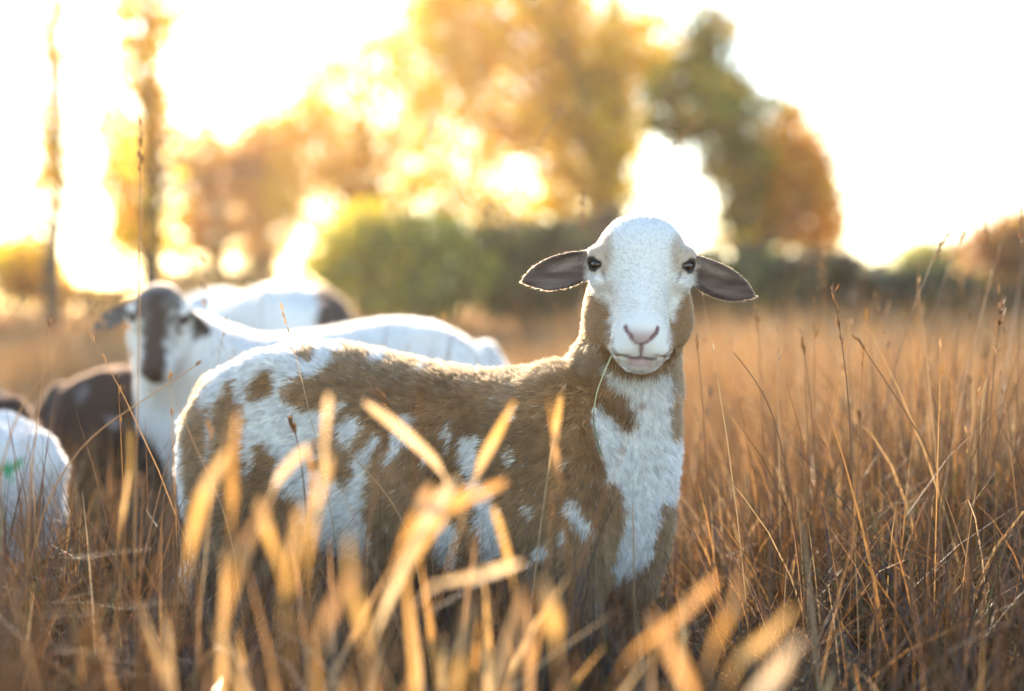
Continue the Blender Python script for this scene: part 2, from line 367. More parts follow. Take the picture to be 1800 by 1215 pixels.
# ------------------------------------------------------------------ implicit animal bodies
class Field:
    def __init__(s, xs, ys, zs):
        s.ax = [np.asarray(a, np.float32) for a in (xs, ys, zs)]
        s.f = np.full([len(a) for a in s.ax], 0.25, np.float32)
    def add(s, fn, lo, hi, k=0.02, sub=False):
        m = k + 0.03
        sl = []
        for a, l, h in zip(s.ax, lo, hi):
            i, j = np.searchsorted(a, l - m), np.searchsorted(a, h + m)
            if j - i < 2: return
            sl.append(slice(i, j))
        X = s.ax[0][sl[0]][:, None, None]; Y = s.ax[1][sl[1]][None, :, None]; Z = s.ax[2][sl[2]][None, None, :]
        d = fn(X, Y, Z).astype(np.float32)
        g = s.f[tuple(sl)]
        if sub:
            d = -d; h = np.clip(0.5 - 0.5 * (g - d) / k, 0, 1)
            s.f[tuple(sl)] = g * (1 - h) + d * h + k * h * (1 - h)
        else:
            h = np.clip(0.5 + 0.5 * (g - d) / k, 0, 1)
            s.f[tuple(sl)] = g * (1 - h) + d * h - k * h * (1 - h)
    def cone(s, a, b, r1, r2, k=0.02, sub=False):
        a, b = np.asarray(a, float), np.asarray(b, float); ba = b - a; l2 = float(ba @ ba)
        def fn(X, Y, Z):
            t = np.clip(((X - a[0]) * ba[0] + (Y - a[1]) * ba[1] + (Z - a[2]) * ba[2]) / l2, 0, 1)
            return np.sqrt((X - a[0] - t * ba[0]) ** 2 + (Y - a[1] - t * ba[1]) ** 2 + (Z - a[2] - t * ba[2]) ** 2) - (r1 + (r2 - r1) * t)
        r = max(r1, r2)
        s.add(fn, np.minimum(a, b) - r, np.maximum(a, b) + r, k, sub)
    def chain(s, pts, rad, k=0.02, sub=False):
        for i in range(len(pts) - 1): s.cone(pts[i], pts[i + 1], rad[i], rad[i + 1], k, sub)
    def ell(s, c, r, R=np.eye(3), k=0.02, sub=False):
        """R: columns are the ellipsoid's own axes"""
        c, r = np.asarray(c, float), np.asarray(r, float)
        def fn(X, Y, Z):
            p = [(X - c[0]) * R[0, i] + (Y - c[1]) * R[1, i] + (Z - c[2]) * R[2, i] for i in range(3)]
            k0 = np.sqrt(sum((p[i] / r[i]) ** 2 for i in range(3)))
            k1 = np.sqrt(sum((p[i] / r[i] ** 2) ** 2 for i in range(3)))
            return k0 * (k0 - 1) / np.maximum(k1, 1e-6)
        m = r.max()
        s.add(fn, c - m, c + m, k, sub)
    def loft(s, st, k=0.02):
        st = np.asarray(st, float)
        def fn(X, Y, Z):
            x = X[:, 0, 0]
            top = np.interp(x, st[:, 0], st[:, 1]); bot = np.interp(x, st[:, 0], st[:, 2]); w = np.interp(x, st[:, 0], st[:, 3])
            for a in (top, bot, w):                       # soften the stations
                kk = 9; pad = np.pad(a, kk, mode='edge'); a[:] = np.convolve(pad, np.ones(2 * kk + 1) / (2 * kk + 1), 'valid')
            zc = ((top + bot) / 2)[:, None, None]; h = np.maximum((top - bot) / 2, 1e-3)[:, None, None]; w = np.maximum(w, 1e-3)[:, None, None]
            q = (np.abs(Y / w) ** 2.3 + np.abs((Z - zc) / h) ** 2.3) ** (1 / 2.3)
            d = (q - 1) * np.minimum(w, h)
            ex = np.maximum(st[0, 0] - X, X - st[-1, 0])
            return np.maximum(d, ex)
        s.add(fn, [st[0, 0], -st[:, 3].max(), st[:, 2].min()], [st[-1, 0], st[:, 3].max(), st[:, 1].max()], k)
    def ear(s, base, R, L, W, cup, th, k):
        """a cupped leaf: R columns = along, across, out of the hollow side"""
        base = np.asarray(base, float)
        def fn(X, Y, Z):
            u = ((X - base[0]) * R[0, 0] + (Y - base[1]) * R[1, 0] + (Z - base[2]) * R[2, 0]) / L
            v = ((X - base[0]) * R[0, 1] + (Y - base[1]) * R[1, 1] + (Z - base[2]) * R[2, 1])
            w = ((X - base[0]) * R[0, 2] + (Y - base[1]) * R[1, 2] + (Z - base[2]) * R[2, 2])
            uu = np.clip(u, 0, 1)
            wid = W * (0.66 + 1.10 * uu - 1.50 * uu ** 2.6) * np.sqrt(np.clip(1.0 - uu ** 9, 0, 1))
            wid = np.maximum(wid, 0.002)
            surf = cup * (v / W) ** 2 * (1.1 - 0.5 * uu) - 0.10 * L * uu ** 2 * 0.4
            d1 = np.abs(w - surf) - th * (1.25 - 0.6 * uu)
            d2 = np.abs(v) - wid
            d3 = np.maximum(u - 1, -u - 0.05) * L
            m = 0.003
            hh = np.clip(0.5 - 0.5 * (d1 - d2) / m, 0, 1); d = d1 * (1 - hh) + d2 * hh + m * hh * (1 - hh)
            return np.maximum(d, d3)
        e = base + R[:, 0] * L
        s.add(fn, np.minimum(base, e) - W - 0.02, np.maximum(base, e) + W + 0.02, k)
    def mesh(s):
        f = s.f; ins = f < 0
        nx, ny, nz = f.shape
        cs = np.zeros((nx - 1, ny - 1, nz - 1), np.int8)
        for a in (0, 1):
            for b in (0, 1):
                for c in (0, 1):
                    cs += ins[a:nx - 1 + a, b:ny - 1 + b, c:nz - 1 + c]
        I, J, K = np.where((cs > 0) & (cs < 8))
        idx = np.full(cs.shape, -1, np.int32); idx[I, J, K] = np.arange(len(I))
        acc = np.zeros((len(I), 3)); cnt = np.zeros(len(I))
        corners = [(a, b, c) for a in (0, 1) for b in (0, 1) for c in (0, 1)]
        X, Y, Z = s.ax
        for p in corners:
            for ax in range(3):
                if p[ax]: continue
                q = list(p); q[ax] = 1
                fa = f[I + p[0], J + p[1], K + p[2]]; fb = f[I + q[0], J + q[1], K + q[2]]
                cr = (fa < 0) != (fb < 0)
                t = np.where(cr, fa / np.where(cr, fa - fb, 1), 0)
                pa = np.stack([X[I + p[0]], Y[J + p[1]], Z[K + p[2]]], -1); pb = np.stack([X[I + q[0]], Y[J + q[1]], Z[K + q[2]]], -1)
                acc += (pa + (pb - pa) * t[:, None]) * cr[:, None]; cnt += cr
        V = acc / cnt[:, None]
        Q = []
        for ax in range(3):
            sl0 = [slice(None)] * 3; sl1 = [slice(None)] * 3
            sl0[ax] = slice(0, -1); sl1[ax] = slice(1, None)
            a, b = ins[tuple(sl0)], ins[tuple(sl1)]
            o1, o2 = [x for x in range(3) if x != ax]
            e = np.stack(np.where(a != b), -1)
            e = e[(e[:, o1] > 0) & (e[:, o2] > 0) & (e[:, o1] < f.shape[o1] - 1) & (e[:, o2] < f.shape[o2] - 1)]
            def cell(d1, d2):
                c = e.copy(); c[:, o1] -= d1; c[:, o2] -= d2
                return idx[c[:, 0], c[:, 1], c[:, 2]]
            quad = np.stack([cell(1, 1), cell(0, 1), cell(0, 0), cell(1, 0)], -1)
            flip = ~a[e[:, 0], e[:, 1], e[:, 2]]
            if ax == 1: flip = ~flip
            quad[flip] = quad[flip][:, ::-1]
            Q.append(quad)
        return V, np.concatenate(Q)

def vert_normals(V, Q):
    n = np.cross(V[Q[:, 2]] - V[Q[:, 0]], V[Q[:, 3]] - V[Q[:, 1]])
    N = np.zeros_like(V)
    for i in range(4): np.add.at(N, Q[:, i], n)
    return nrm(N)

def largest_piece(V, Q):
    lab = np.arange(len(V))
    while True:
        m = lab[Q].min(1); new = lab.copy()
        for i in range(4): np.minimum.at(new, Q[:, i], m)
        new = new[new]
        if (new == lab).all(): break
        lab = new
    u, c = np.unique(lab, return_counts=True); keep = lab == u[c.argmax()]
    remap = np.cumsum(keep) - 1
    return V[keep], remap[Q[keep[Q[:, 0]]]]

# ---- the head, in its own frame in millimetres: x to the picture's right, y out of the face, z up, origin between the eyes
def build_head(fd, O, R, sc=1.0, k=0.02, ears=((-1, (-0.93, 0.10, -0.30)), (1, (0.92, 0.10, -0.40)))):
    S = 0.001 * sc
    T = lambda p: O + R @ (np.asarray(p, float) * S)
    mir = lambda p, s: (p[0] * s, p[1], p[2])
    E = lambda c, r, kk, sub=False: fd.ell(T(c), np.asarray(r) * S, R, kk * S, sub)
    C = lambda a, b, r1, r2, kk, sub=False: fd.cone(T(a), T(b), r1 * S, r2 * S, kk * S, sub)
    E((0, -2, 3), (65, 68, 62), 25)
    E((0, 30, 22), (47, 38, 36), 25)
    C((0, 26, -12), (0, 86, -92), 45, 33, 26)
    C((0, 52, 10), (0, 104, -78), 20, 17, 22)                       # nose bridge
    E((0, 88, -100), (36, 36, 29), 16)
    E((0, 108, -92), (25, 20, 20), 12)
    for s in (-1, 1):
        E(mir((19, 96, -112), s), (20, 24, 17), 10)                  # upper lips
        C(mir((37, -10, -78), s), mir((12, 68, -122), s), 33, 17, 22)
        E(mir((41, -14, -62), s), (29, 46, 58), 20)                  # jaw and cheek
        E(mir((52, 26, -24), s), (16, 27, 15), 10)
        E(mir((50, 62, -50), s), (11, 22, 22), 16, True)             # hollow beside the nose bridge
        E(mir((57, 23, 15), s), (16, 28, 10), 8)                    # brow
    E((0, 84, -130), (23, 26, 15), 9)                                # chin and lower lip
    for s in (-1, 1):
        E(mir((65.5, 41, -1), s), (13, 14, 9), 5, True)             # socket
        C(mir((54, 50, -10), s), mir((45, 66, -30), s), 3.5, 2.5, 8, True)   # tear groove
        fd.chain([T(mir((48.5, 48, 0), s)), T(mir((57.5, 47, 7), s)), T(mir((68.5, 34, 7), s)), T(mir((74.5, 18, -1), s))], np.array([3.0, 4.2, 4.2, 3]) * S, 5 * S)
        fd.chain([T(mir((48.5, 48, -1), s)), T(mir((56.5, 45, -9), s)), T(mir((66.5, 34, -9), s)), T(mir((74.5, 18, -1), s))], np.array([2.6, 3.0, 3.0, 3]) * S, 5 * S)
        fd.chain([T(mir((25, 122, -84), s)), T(mir((21, 129, -92), s)), T(mir((11, 132, -100), s)), T(mir((3, 132, -106), s))], np.array([4.2, 5.0, 3.6, 2.2]) * S, 4 * S, True)
        fd.chain([T((0, 126, -124)), T(mir((14, 121, -124), s)), T(mir((26, 108, -123), s)), T(mir((35, 88, -118), s))], np.array([3.0, 3.0, 2.6, 2.0]) * S, 4 * S, True)
    C((0, 134, -106), (0, 130, -124), 2.2, 2.6, 4, True)
    for s, dirn, *facing in ears:
        a = nrm(R @ np.array(dirn, float))
        out = R @ np.array(facing[0] if facing else [-0.18 * s, 1.0, -0.18]); out = nrm(out - a * (out @ a))
        ac = np.cross(out, a)
        fd.ear(T((62 * s, -6, 4)), np.stack([a, ac, out], 1), 107 * S, 25 * S, 13 * S, 3.4 * S, 8 * S)

def eyes(root, O, R, sc=1.0, detail=True):
    S = 0.001 * sc
    for s in (-1, 1):
        V, F = [], []
        n = 24
        for i in range(13):
            th = math.pi * i / 12
            for j in range(n):
                ph = 2 * math.pi * j / n
                V.append((math.sin(th) * math.cos(ph), math.sin(th) * math.sin(ph), math.cos(th)))
        for i in range(12):
            for j in range(n): F.append((i * n + j, i * n + (j + 1) % n, (i + 1) * n + (j + 1) % n, (i + 1) * n + j))
        V = np.array(V)
        c = O + R @ (np.array([56.5 * s, 31, -1]) * S)
        e = mesh_obj('eye', c + V @ R.T * 13.2 * S, np.array(F), M_EYE, root)
        if detail:
            # iris: a shallow dish set on the eyeball, looking outwards and forwards
            ax = nrm(R @ np.array([0.62 * s, 0.76, -0.02])); sd = nrm(np.cross(ax, R @ np.array([0, 0, 1.0]))); up = np.cross(sd, ax)
            VV, FF = [], []
            for i, a in enumerate((0.62, 0.55, 0.46, 0.38)):
                for j in range(n):
                    ph = 2 * math.pi * j / n
                    rr = 13.2 * S * (1.012 if i < 3 else 1.0)
                    VV.append(c + rr * (math.cos(a) * ax + math.sin(a) * (math.cos(ph) * sd + math.sin(ph) * up * 0.8)))
            for i in range(3):
                for j in range(n): FF.append((i * n + j, i * n + (j + 1) % n, (i + 1) * n + (j + 1) % n, (i + 1) * n + j))
            mesh_obj('iris', np.array(VV), np.array(FF), M_IRIS, e)

def fur_curves(name, roots, nor, comb, length, lift, colr, rad, root_obj, npt=4, curl=0.25, spacing=None):
    n = len(roots)
    # strands lean together into tufts
    from mathutils.kdtree import KDTree
    keepc = np.zeros(n, bool); cells = set()
    sp = np.full(n, 0.009) if spacing is None else spacing
    for i, (k3, s_) in enumerate(zip(np.floor(roots / sp[:, None]).astype(int).tolist(), sp.tolist())):
        key = (*k3, round(s_ * 2000))
        if key not in cells: cells.add(key); keepc[i] = True
    ci = np.where(keepc)[0]
    kd = KDTree(len(ci))
    for j, i in enumerate(ci): kd.insert(roots[i], j)
    kd.balance()
    near_ = np.array([kd.find(p_)[1] for p_ in roots.tolist()])
    own = ci[near_]
    tuft = RNG.uniform(0.66, 1.16, len(ci))
    tuft = np.where(sp[ci] < sp.max() * 0.8, 0.9 + (tuft - 0.9) * 0.45, tuft)[near_]
    colr = np.clip(colr * tuft[:, None], 0, 0.93)
    pull = roots[own] - roots; lp = np.linalg.norm(pull, axis=1, keepdims=True)
    pull = pull / np.maximum(lp, 1e-6) * np.minimum(lp, sp[:, None] * 1.2)
    comb = nrm(comb * 0.55 + comb[own] * 0.45); lift = 0.4 * lift + 0.6 * lift[own] * RNG.uniform(0.6, 1.4, len(ci))[near_]
    lift = np.clip(lift, 0.12, 0.85)
    d0 = nrm(nor * lift[:, None] + comb * (1 - lift[:, None]) + RNG.normal(size=(n, 3)) * 0.10)
    d1 = nrm(d0 + comb * curl + RNG.normal(size=(n, 3)) * 0.12)
    pts = np.zeros((n, npt, 3)); pts[:, 0] = roots - nor * 0.001
    for i in range(1, npt):
        t = (i - 0.5) / (npt - 1)
        pts[:, i] = pts[:, i - 1] + nrm(d0 * (1 - t) + d1 * t) * (length / (npt - 1))[:, None]
    for i in range(1, npt): pts[:, i] += pull * (0.55 * (i / (npt - 1)) ** 1.3)
    hc = bpy.data.hair_curves.new(name)
    hc.add_curves([npt] * n)
    hc.attributes['position'].data.foreach_set('vector', pts.astype(np.float32).ravel())
    ra = hc.attributes.get('radius') or hc.attributes.new('radius', 'FLOAT', 'POINT')
    prof = np.array([1.0, 0.95, 0.7, 0.2])[:npt]
    ra.data.foreach_set('value', (rad[:, None] * prof[None]).astype(np.float32).ravel())
    ca = hc.attributes.new('col', 'FLOAT_COLOR', 'CURVE')
    c = np.ones((n, 4), np.float32); c[:, :3] = colr
    ca.data.foreach_set('color', c.ravel())
    hc.materials.append(M_FUR)
    o = bpy.data.objects.new(name, hc); COL.objects.link(o); o.parent = root_obj
    return o

def poly_sd(x, y, poly):
    """signed distance to a polygon, negative inside"""
    poly = np.asarray(poly, float); d = np.full(len(x), 1e9); ins = np.zeros(len(x), bool)
    for i in range(len(poly)):
        a, b = poly[i], poly[(i + 1) % len(poly)]
        e = b - a; wx, wy = x - a[0], y - a[1]
        t = np.clip((wx * e[0] + wy * e[1]) / (e @ e), 0, 1)
        d = np.minimum(d, (wx - e[0] * t) ** 2 + (wy - e[1] * t) ** 2)
        c = (a[1] > y) != (b[1] > y)
        xi = a[0] + (y - a[1]) / np.where(c, b[1] - a[1], 1) * e[0]
        ins ^= c & (x < xi)
    d = np.sqrt(d)
    return np.where(ins, -d, d)

WHITE = np.array((0.87, 0.85, 0.81)); BROWN = np.array((0.355, 0.20, 0.092)); DARK = np.array((0.055, 0.036, 0.026))
SKIN = np.array((0.50, 0.33, 0.31)); TAN = np.array((0.52, 0.40, 0.29))

STATIONS = [(-0.012, 0.44, 0.40, 0.008), (0.012, 0.485, 0.34, 0.055), (0.05, 0.515, 0.29, 0.095), (0.10, 0.542, 0.265, 0.122), (0.19, 0.566, 0.25, 0.138),
            (0.31, 0.546, 0.232, 0.146), (0.46, 0.518, 0.222, 0.150), (0.55, 0.518, 0.222, 0.145), (0.62, 0.538, 0.226, 0.128), (0.69, 0.535, 0.236, 0.108),
            (0.73, 0.50, 0.255, 0.084), (0.758, 0.44, 0.29, 0.050), (0.775, 0.39, 0.35, 0.01)]

def spaced(lo, hi, fine, f0, f1, coarse):
    out = [lo]
    while out[-1] < hi:
        x = out[-1]; out.append(x + (fine if f0 <= x <= f1 else coarse))
    return np.array(out)

def make_sheep(name, label, loc, theta, scale, head_w, head_R, coat, n_fur, fur_len=1.0, coarse=0.009, fine=None, neck_from=(0.63, 0, 0.40), neck_r=(0.118, 0.076), group=None,
               detail=False, ears=None, fur_rad=0.00030, front=((0.70, -0.075), (0.735, 0.07)), extra=None, head_scale=1.0, xs=1.0, neck_k=0.05, nape_x=0, nape_z=-48):
    """theta: heading; head_w: world place between the eyes; head_R: world axes of the head frame"""
    root = tag(empty(name, loc, theta), label, 'sheep', group)
    Rz = np.array([[math.cos(theta), -math.sin(theta), 0], [math.sin(theta), math.cos(theta), 0], [0, 0, 1]])
    loc = np.asarray(loc, float)
    O = Rz.T @ (np.asarray(head_w) - loc); R = Rz.T @ head_R
    sc = scale
    fine = fine or coarse
    lo = np.minimum([-0.06 * sc, -0.22 * sc, -0.02], O - 0.24 * head_scale); hi = np.maximum([0.84 * sc, 0.22 * sc, 0.60 * sc], O + 0.24 * head_scale)
    m = 0.185 * head_scale
    fd = Field(*[spaced(lo[i], hi[i], fine, O[i] - m, O[i] + m, coarse) for i in range(3)])
    st = np.array(STATIONS) * sc; st[:, 0] *= xs
    fd.loft(st, 0.03)
    v = lambda x, y, z: np.array((x * xs, y, z)) * sc
    for s in (-1, 1):
        fd.ell(v(0.115, 0.078 * s, 0.375), np.array((0.112, 0.062, 0.150)) * sc, k=0.04)       # thigh
        fd.ell(v(0.645, 0.078 * s, 0.37), np.array((0.085, 0.055, 0.140)) * sc, k=0.045)       # shoulder
        fd.chain([v(0.13, 0.085 * s, 0.33), v(0.155, 0.088 * s, 0.265), v(0.03, 0.085 * s, 0.19), v(0.045, 0.085 * s, 0.055), v(0.065, 0.086 * s, 0.0)],
                 np.array([0.075, 0.055, 0.027, 0.019, 0.022]) * sc, k=0.025)
    for x, y in front:
        fd.chain([v(x - 0.03, y, 0.31), v(x - 0.035, y, 0.25), v(x - 0.02, y, 0.13), v(x - 0.02, y, 0.055), v(x - 0.005, y, 0.0)],
                 np.array([0.056, 0.046, 0.027, 0.019, 0.023]) * sc, k=0.025)
    fd.chain([v(0.012, 0, 0.478), v(-0.022, 0, 0.42), v(-0.022, 0, 0.30), v(-0.012, 0, 0.12)], np.array([0.03, 0.027, 0.023, 0.010]) * sc, k=0.02)   # tail
    nb = O + R @ (np.array([nape_x, -36, nape_z]) * 0.001 * head_scale)
    na = v(*neck_from)
    mid = (na + nb) / 2
    fd.chain([na, mid, nb], [neck_r[0] * sc, (neck_r[0] * 0.46 + neck_r[1] * 0.54) * sc, neck_r[1] * head_scale], k=neck_k)
    for s in (-1, 1):
        fd.ell(v(0.525, 0.178 * s, 0.42), np.array((0.03, 0.035, 0.10)) * sc, k=0.055, sub=True)      # hollow behind the shoulder
        fd.ell(v(0.25, 0.172 * s, 0.43), np.array((0.05, 0.035, 0.055)) * sc, k=0.05, sub=True)       # flank hollow
        fd.ell(v(0.16, 0.085 * s, 0.525), np.array((0.03, 0.022, 0.018)) * sc, k=0.03)                # hip bone
    if extra: extra(fd)
    build_head(fd, O, R, head_scale, ears=ears or ((-1, (-0.93, 0.10, -0.30)), (1, (0.92, 0.10, -0.40))))
    V, Q = largest_piece(*fd.mesh())
    N = vert_normals(V, Q)
    hl = lambda p: ((p - O) @ R) / (0.001 * head_scale)              # sheep frame -> head frame in mm
    W = lambda p: p @ Rz.T + loc
    mesh_obj('body', V, Q, M_HIDE, root, coat(V, N, hl(V), W(V), sc)[0] * 0.85)
    eyes(root, O, R, head_scale, detail)
    # ---- fur roots, spread by area
    A = np.linalg.norm(np.cross(V[Q[:, 2]] - V[Q[:, 0]], V[Q[:, 3]] - V[Q[:, 1]]), axis=1) / 2
    cen = V[Q].mean(1); hm = hl(cen)
    inhd = lambda h_: (h_[:, 1] > -70) & (h_[:, 2] > -165) & (np.abs(h_[:, 0]) < 185) & (np.linalg.norm(h_ * [0.6, 1, 1], axis=1) < 190)
    inhead = inhd(hm)
    wgt = A * np.where(inhead, 1.9 if detail else 1.3, 1.0)
    if detail:
        wv = W(cen); wN = N[Q].mean(1) @ Rz.T
        facing = ((np.array([0, 0, CAM_H]) - wv) * wN).sum(1)
        wgt *= np.where(facing > -0.35, 1.0, 0.25)
    fi = RNG.choice(len(Q), n_fur, p=wgt / wgt.sum())
    a, b = RNG.random((n_fur, 1)), RNG.random((n_fur, 1))
    f4 = Q[fi]
    bil = lambda X: (X[f4[:, 0]] * (1 - a) + X[f4[:, 1]] * a) * (1 - b) + (X[f4[:, 3]] * (1 - a) + X[f4[:, 2]] * a) * b
    p = bil(V); nn = nrm(bil(N)); hp = hl(p); wp = W(p)
    colr, ln, comb, lift = coat(p, nn, hp, wp, sc, True, R)
    ln = ln * fur_len
    keep = ln > 0.0008
    comb = nrm(comb - nn * (comb * nn).sum(1, keepdims=True))
    ln = ln * RNG.uniform(0.65, 1.15, len(ln))
    colr = np.clip(colr * RNG.uniform(0.72, 1.18, (len(ln), 1)), 0, 0.93)
    rr = np.full(len(ln), fur_rad) * RNG.uniform(0.7, 1.3, len(ln))
    hk = inhd(hp)
    spc = np.where(hk, 0.0042, 0.0068) * sc
    rr = rr * np.where(hk, 0.85, 1.15)
    fur_curves('fur', p[keep], nn[keep], comb[keep], ln[keep], lift[keep], colr[keep], rr[keep], root, spacing=spc[keep])
    return root

def fur_fields(p, nn, hp, sc, R, ears_len=0.004):
    """length, comb direction and lift common to every sheep"""
    n = len(p)
    hx, hy, hz = hp[:, 0], hp[:, 1], hp[:, 2]
    ear = smoothstep(70, 81, np.abs(hx)) * (hz > -75) * (hz < 60) * (np.abs(hx) < 185) * (hy > -70) * (hy < 70)
    head = smoothstep(-175, -140, hz) * (hy > -75) * (np.abs(hx) < 190) * (hz < 110) * (hy < 160)
    head = np.where((hz < -110) & (hy < 25), 0, head)
    clump = vnoise(p, 55, 1) * 0.5 + vnoise(p, 120, 2) * 0.5
    flow = np.stack([vnoise(p, 9, 5), vnoise(p, 9, 6), vnoise(p, 9, 7)], -1) * 0.55 + np.stack([vnoise(p, 60, 8), vnoise(p, 60, 9), vnoise(p, 60, 10)], -1) * 0.45
    body_comb = np.tile(np.array([-0.75, 0, -0.75]), (n, 1)) + flow
    fr = smoothstep(0.62 * sc, 0.74 * sc, p[:, 0])
    body_comb = body_comb * (1 - fr[:, None]) + (np.array([-0.05, 0, -1.0]) + flow) * fr[:, None]
    face = np.stack([hx * 0.012, -0.3 * np.ones(n), 0.9 * np.ones(n)], -1) + flow * 0.8
    up = smoothstep(20, -70, hz)
    face[:, 2] = np.where(hz > 0, 0.6, 0.3) * (1 - up) + up * -0.2; face[:, 0] = hx / (np.abs(hx) + 22) * (0.4 + np.abs(hx) * 0.01)
    back = (hy < 5) & (ear < 0.5)
    face[back, 2] = -0.6; face[back, 1] = -0.5
    ec = np.stack([np.sign(hx) * 1.0, np.zeros(n), -0.35 * np.ones(n)], -1) + flow * 0.3
    fcomb = face * (1 - ear[:, None]) + ec * ear[:, None]
    comb = body_comb * (1 - head[:, None]) + (fcomb @ R.T) * head[:, None]
    ln = 0.0138 * (1 + 0.25 * clump) * sc
    ln = np.where(p[:, 2] < 0.20 * sc, 0.010 * sc, ln)
    hlen = 0.0062 + 0.005 * smoothstep(-5, -45, hy) + 0.006 * smoothstep(40, 66, hz) * (hy < 45)
    hlen = np.where(ear > 0.5, ears_len, hlen)
    muz = np.sqrt(hx ** 2 + (hy - 122) ** 2 + (hz + 104) ** 2)
    hlen = np.where(ear > 0.5, hlen, hlen * smoothstep(18, 50, muz) * 0.95 + 0.0003)
    eye = np.sqrt((np.abs(hx) - 60.5) ** 2 + (hy - 36) ** 2 + (hz * 1.25) ** 2)
    hlen = np.where(ear > 0.5, hlen, hlen * smoothstep(15, 26, eye))
    ln = ln * (1 - head) + hlen * head
    lift = np.clip(0.42 + 0.12 * clump, 0.2, 0.8) * (1 - head) + 0.30 * head
    return ln, comb, lift, head, ear, eye, muz, clump

# ------------------------------------------------------------------ the brown and white sheep in front
WH = [
 [(365, 722), (362, 690), (382, 640), (430, 600), (480, 580), (560, 578), (608, 598), (598, 625), (570, 648), (545, 668), (515, 664), (498, 690), (505, 712), (555, 722), (580, 716),
  (572, 745), (566, 775), (560, 800), (548, 812), (600, 850), (640, 890), (660, 960), (640, 1010), (560, 1010), (556, 950), (520, 880), (490, 850), (492, 800), (470, 775), (445, 800), (432, 835), (428, 790), (440, 730), (432, 712), (408, 690), (390, 700)],
 [(296, 700), (318, 690), (338, 650), (352, 650), (330, 700), (322, 760), (330, 900), (345, 1000), (352, 1120), (290, 1120)],
 [(369, 720), (375, 720), (378, 800), (370, 815), (366, 770)],
 [(600, 744), (632, 722), (642, 740), (628, 770), (608, 795), (600, 780)],
 [(588, 712), (606, 706), (612, 716), (596, 724)],
 [(655, 758), (668, 765), (650, 820), (640, 870), (650, 950), (620, 930), (612, 870), (628, 810)],
 [(700, 730), (728, 722), (722, 748), (700, 790), (676, 820), (680, 780)],
 [(650, 622), (682, 628), (672, 640), (655, 636)], [(738, 640), (752, 640), (756, 650), (742, 650)],
 [(820, 775), (850, 772), (848, 800), (838, 830), (862, 850), (882, 900), (890, 960), (870, 990), (846, 960), (838, 900), (822, 840), (812, 800)],
 [(780, 880), (800, 900), (812, 990), (770, 990), (760, 930)],
 [(785, 742), (796, 740), (790, 790), (782, 800)],
 [(996, 880), (1014, 872), (1020, 898), (1038, 910), (1044, 930), (1020, 944), (1008, 920), (992, 905)],
 [(928, 885), (938, 890), (936, 908), (930, 906)], [(895, 785), (905, 790), (904, 820), (896, 812)],
 [(820, 632), (870, 628), (882, 640), (840, 650), (822, 645)],
 # chest and throat
 [(1060, 630), (1090, 655), (1120, 664), (1160, 655), (1176, 640), (1180, 700), (1172, 730), (1176, 768), (1240, 775), (1240, 840), (1200, 872), (1166, 885), (1152, 930), (1144, 985), (1096, 1020), (1078, 1030),
  (1088, 950), (1104, 895), (1082, 852), (1062, 832), (1046, 770), (1042, 722), (1052, 712), (1075, 735), (1098, 754), (1116, 752), (1116, 722), (1098, 692), (1078, 668)],
]
BR = [
 [(442, 668), (470, 644), (488, 656), (482, 690), (462, 708), (440, 704), (434, 690)],
 [(536, 605), (556, 606), (562, 632), (540, 640), (528, 625)],
 [(400, 676), (412, 668), (420, 690), (410, 712), (396, 705)],
 [(386, 716), (410, 706), (434, 716), (432, 790), (430, 860), (380, 880), (376, 790)],
 [(452, 786), (470, 778), (486, 792), (484, 830), (494, 862), (520, 880), (540, 960), (430, 970), (420, 880), (446, 838)],
 [(588, 800), (610, 770), (612, 800), (596, 850), (575, 840)],
]

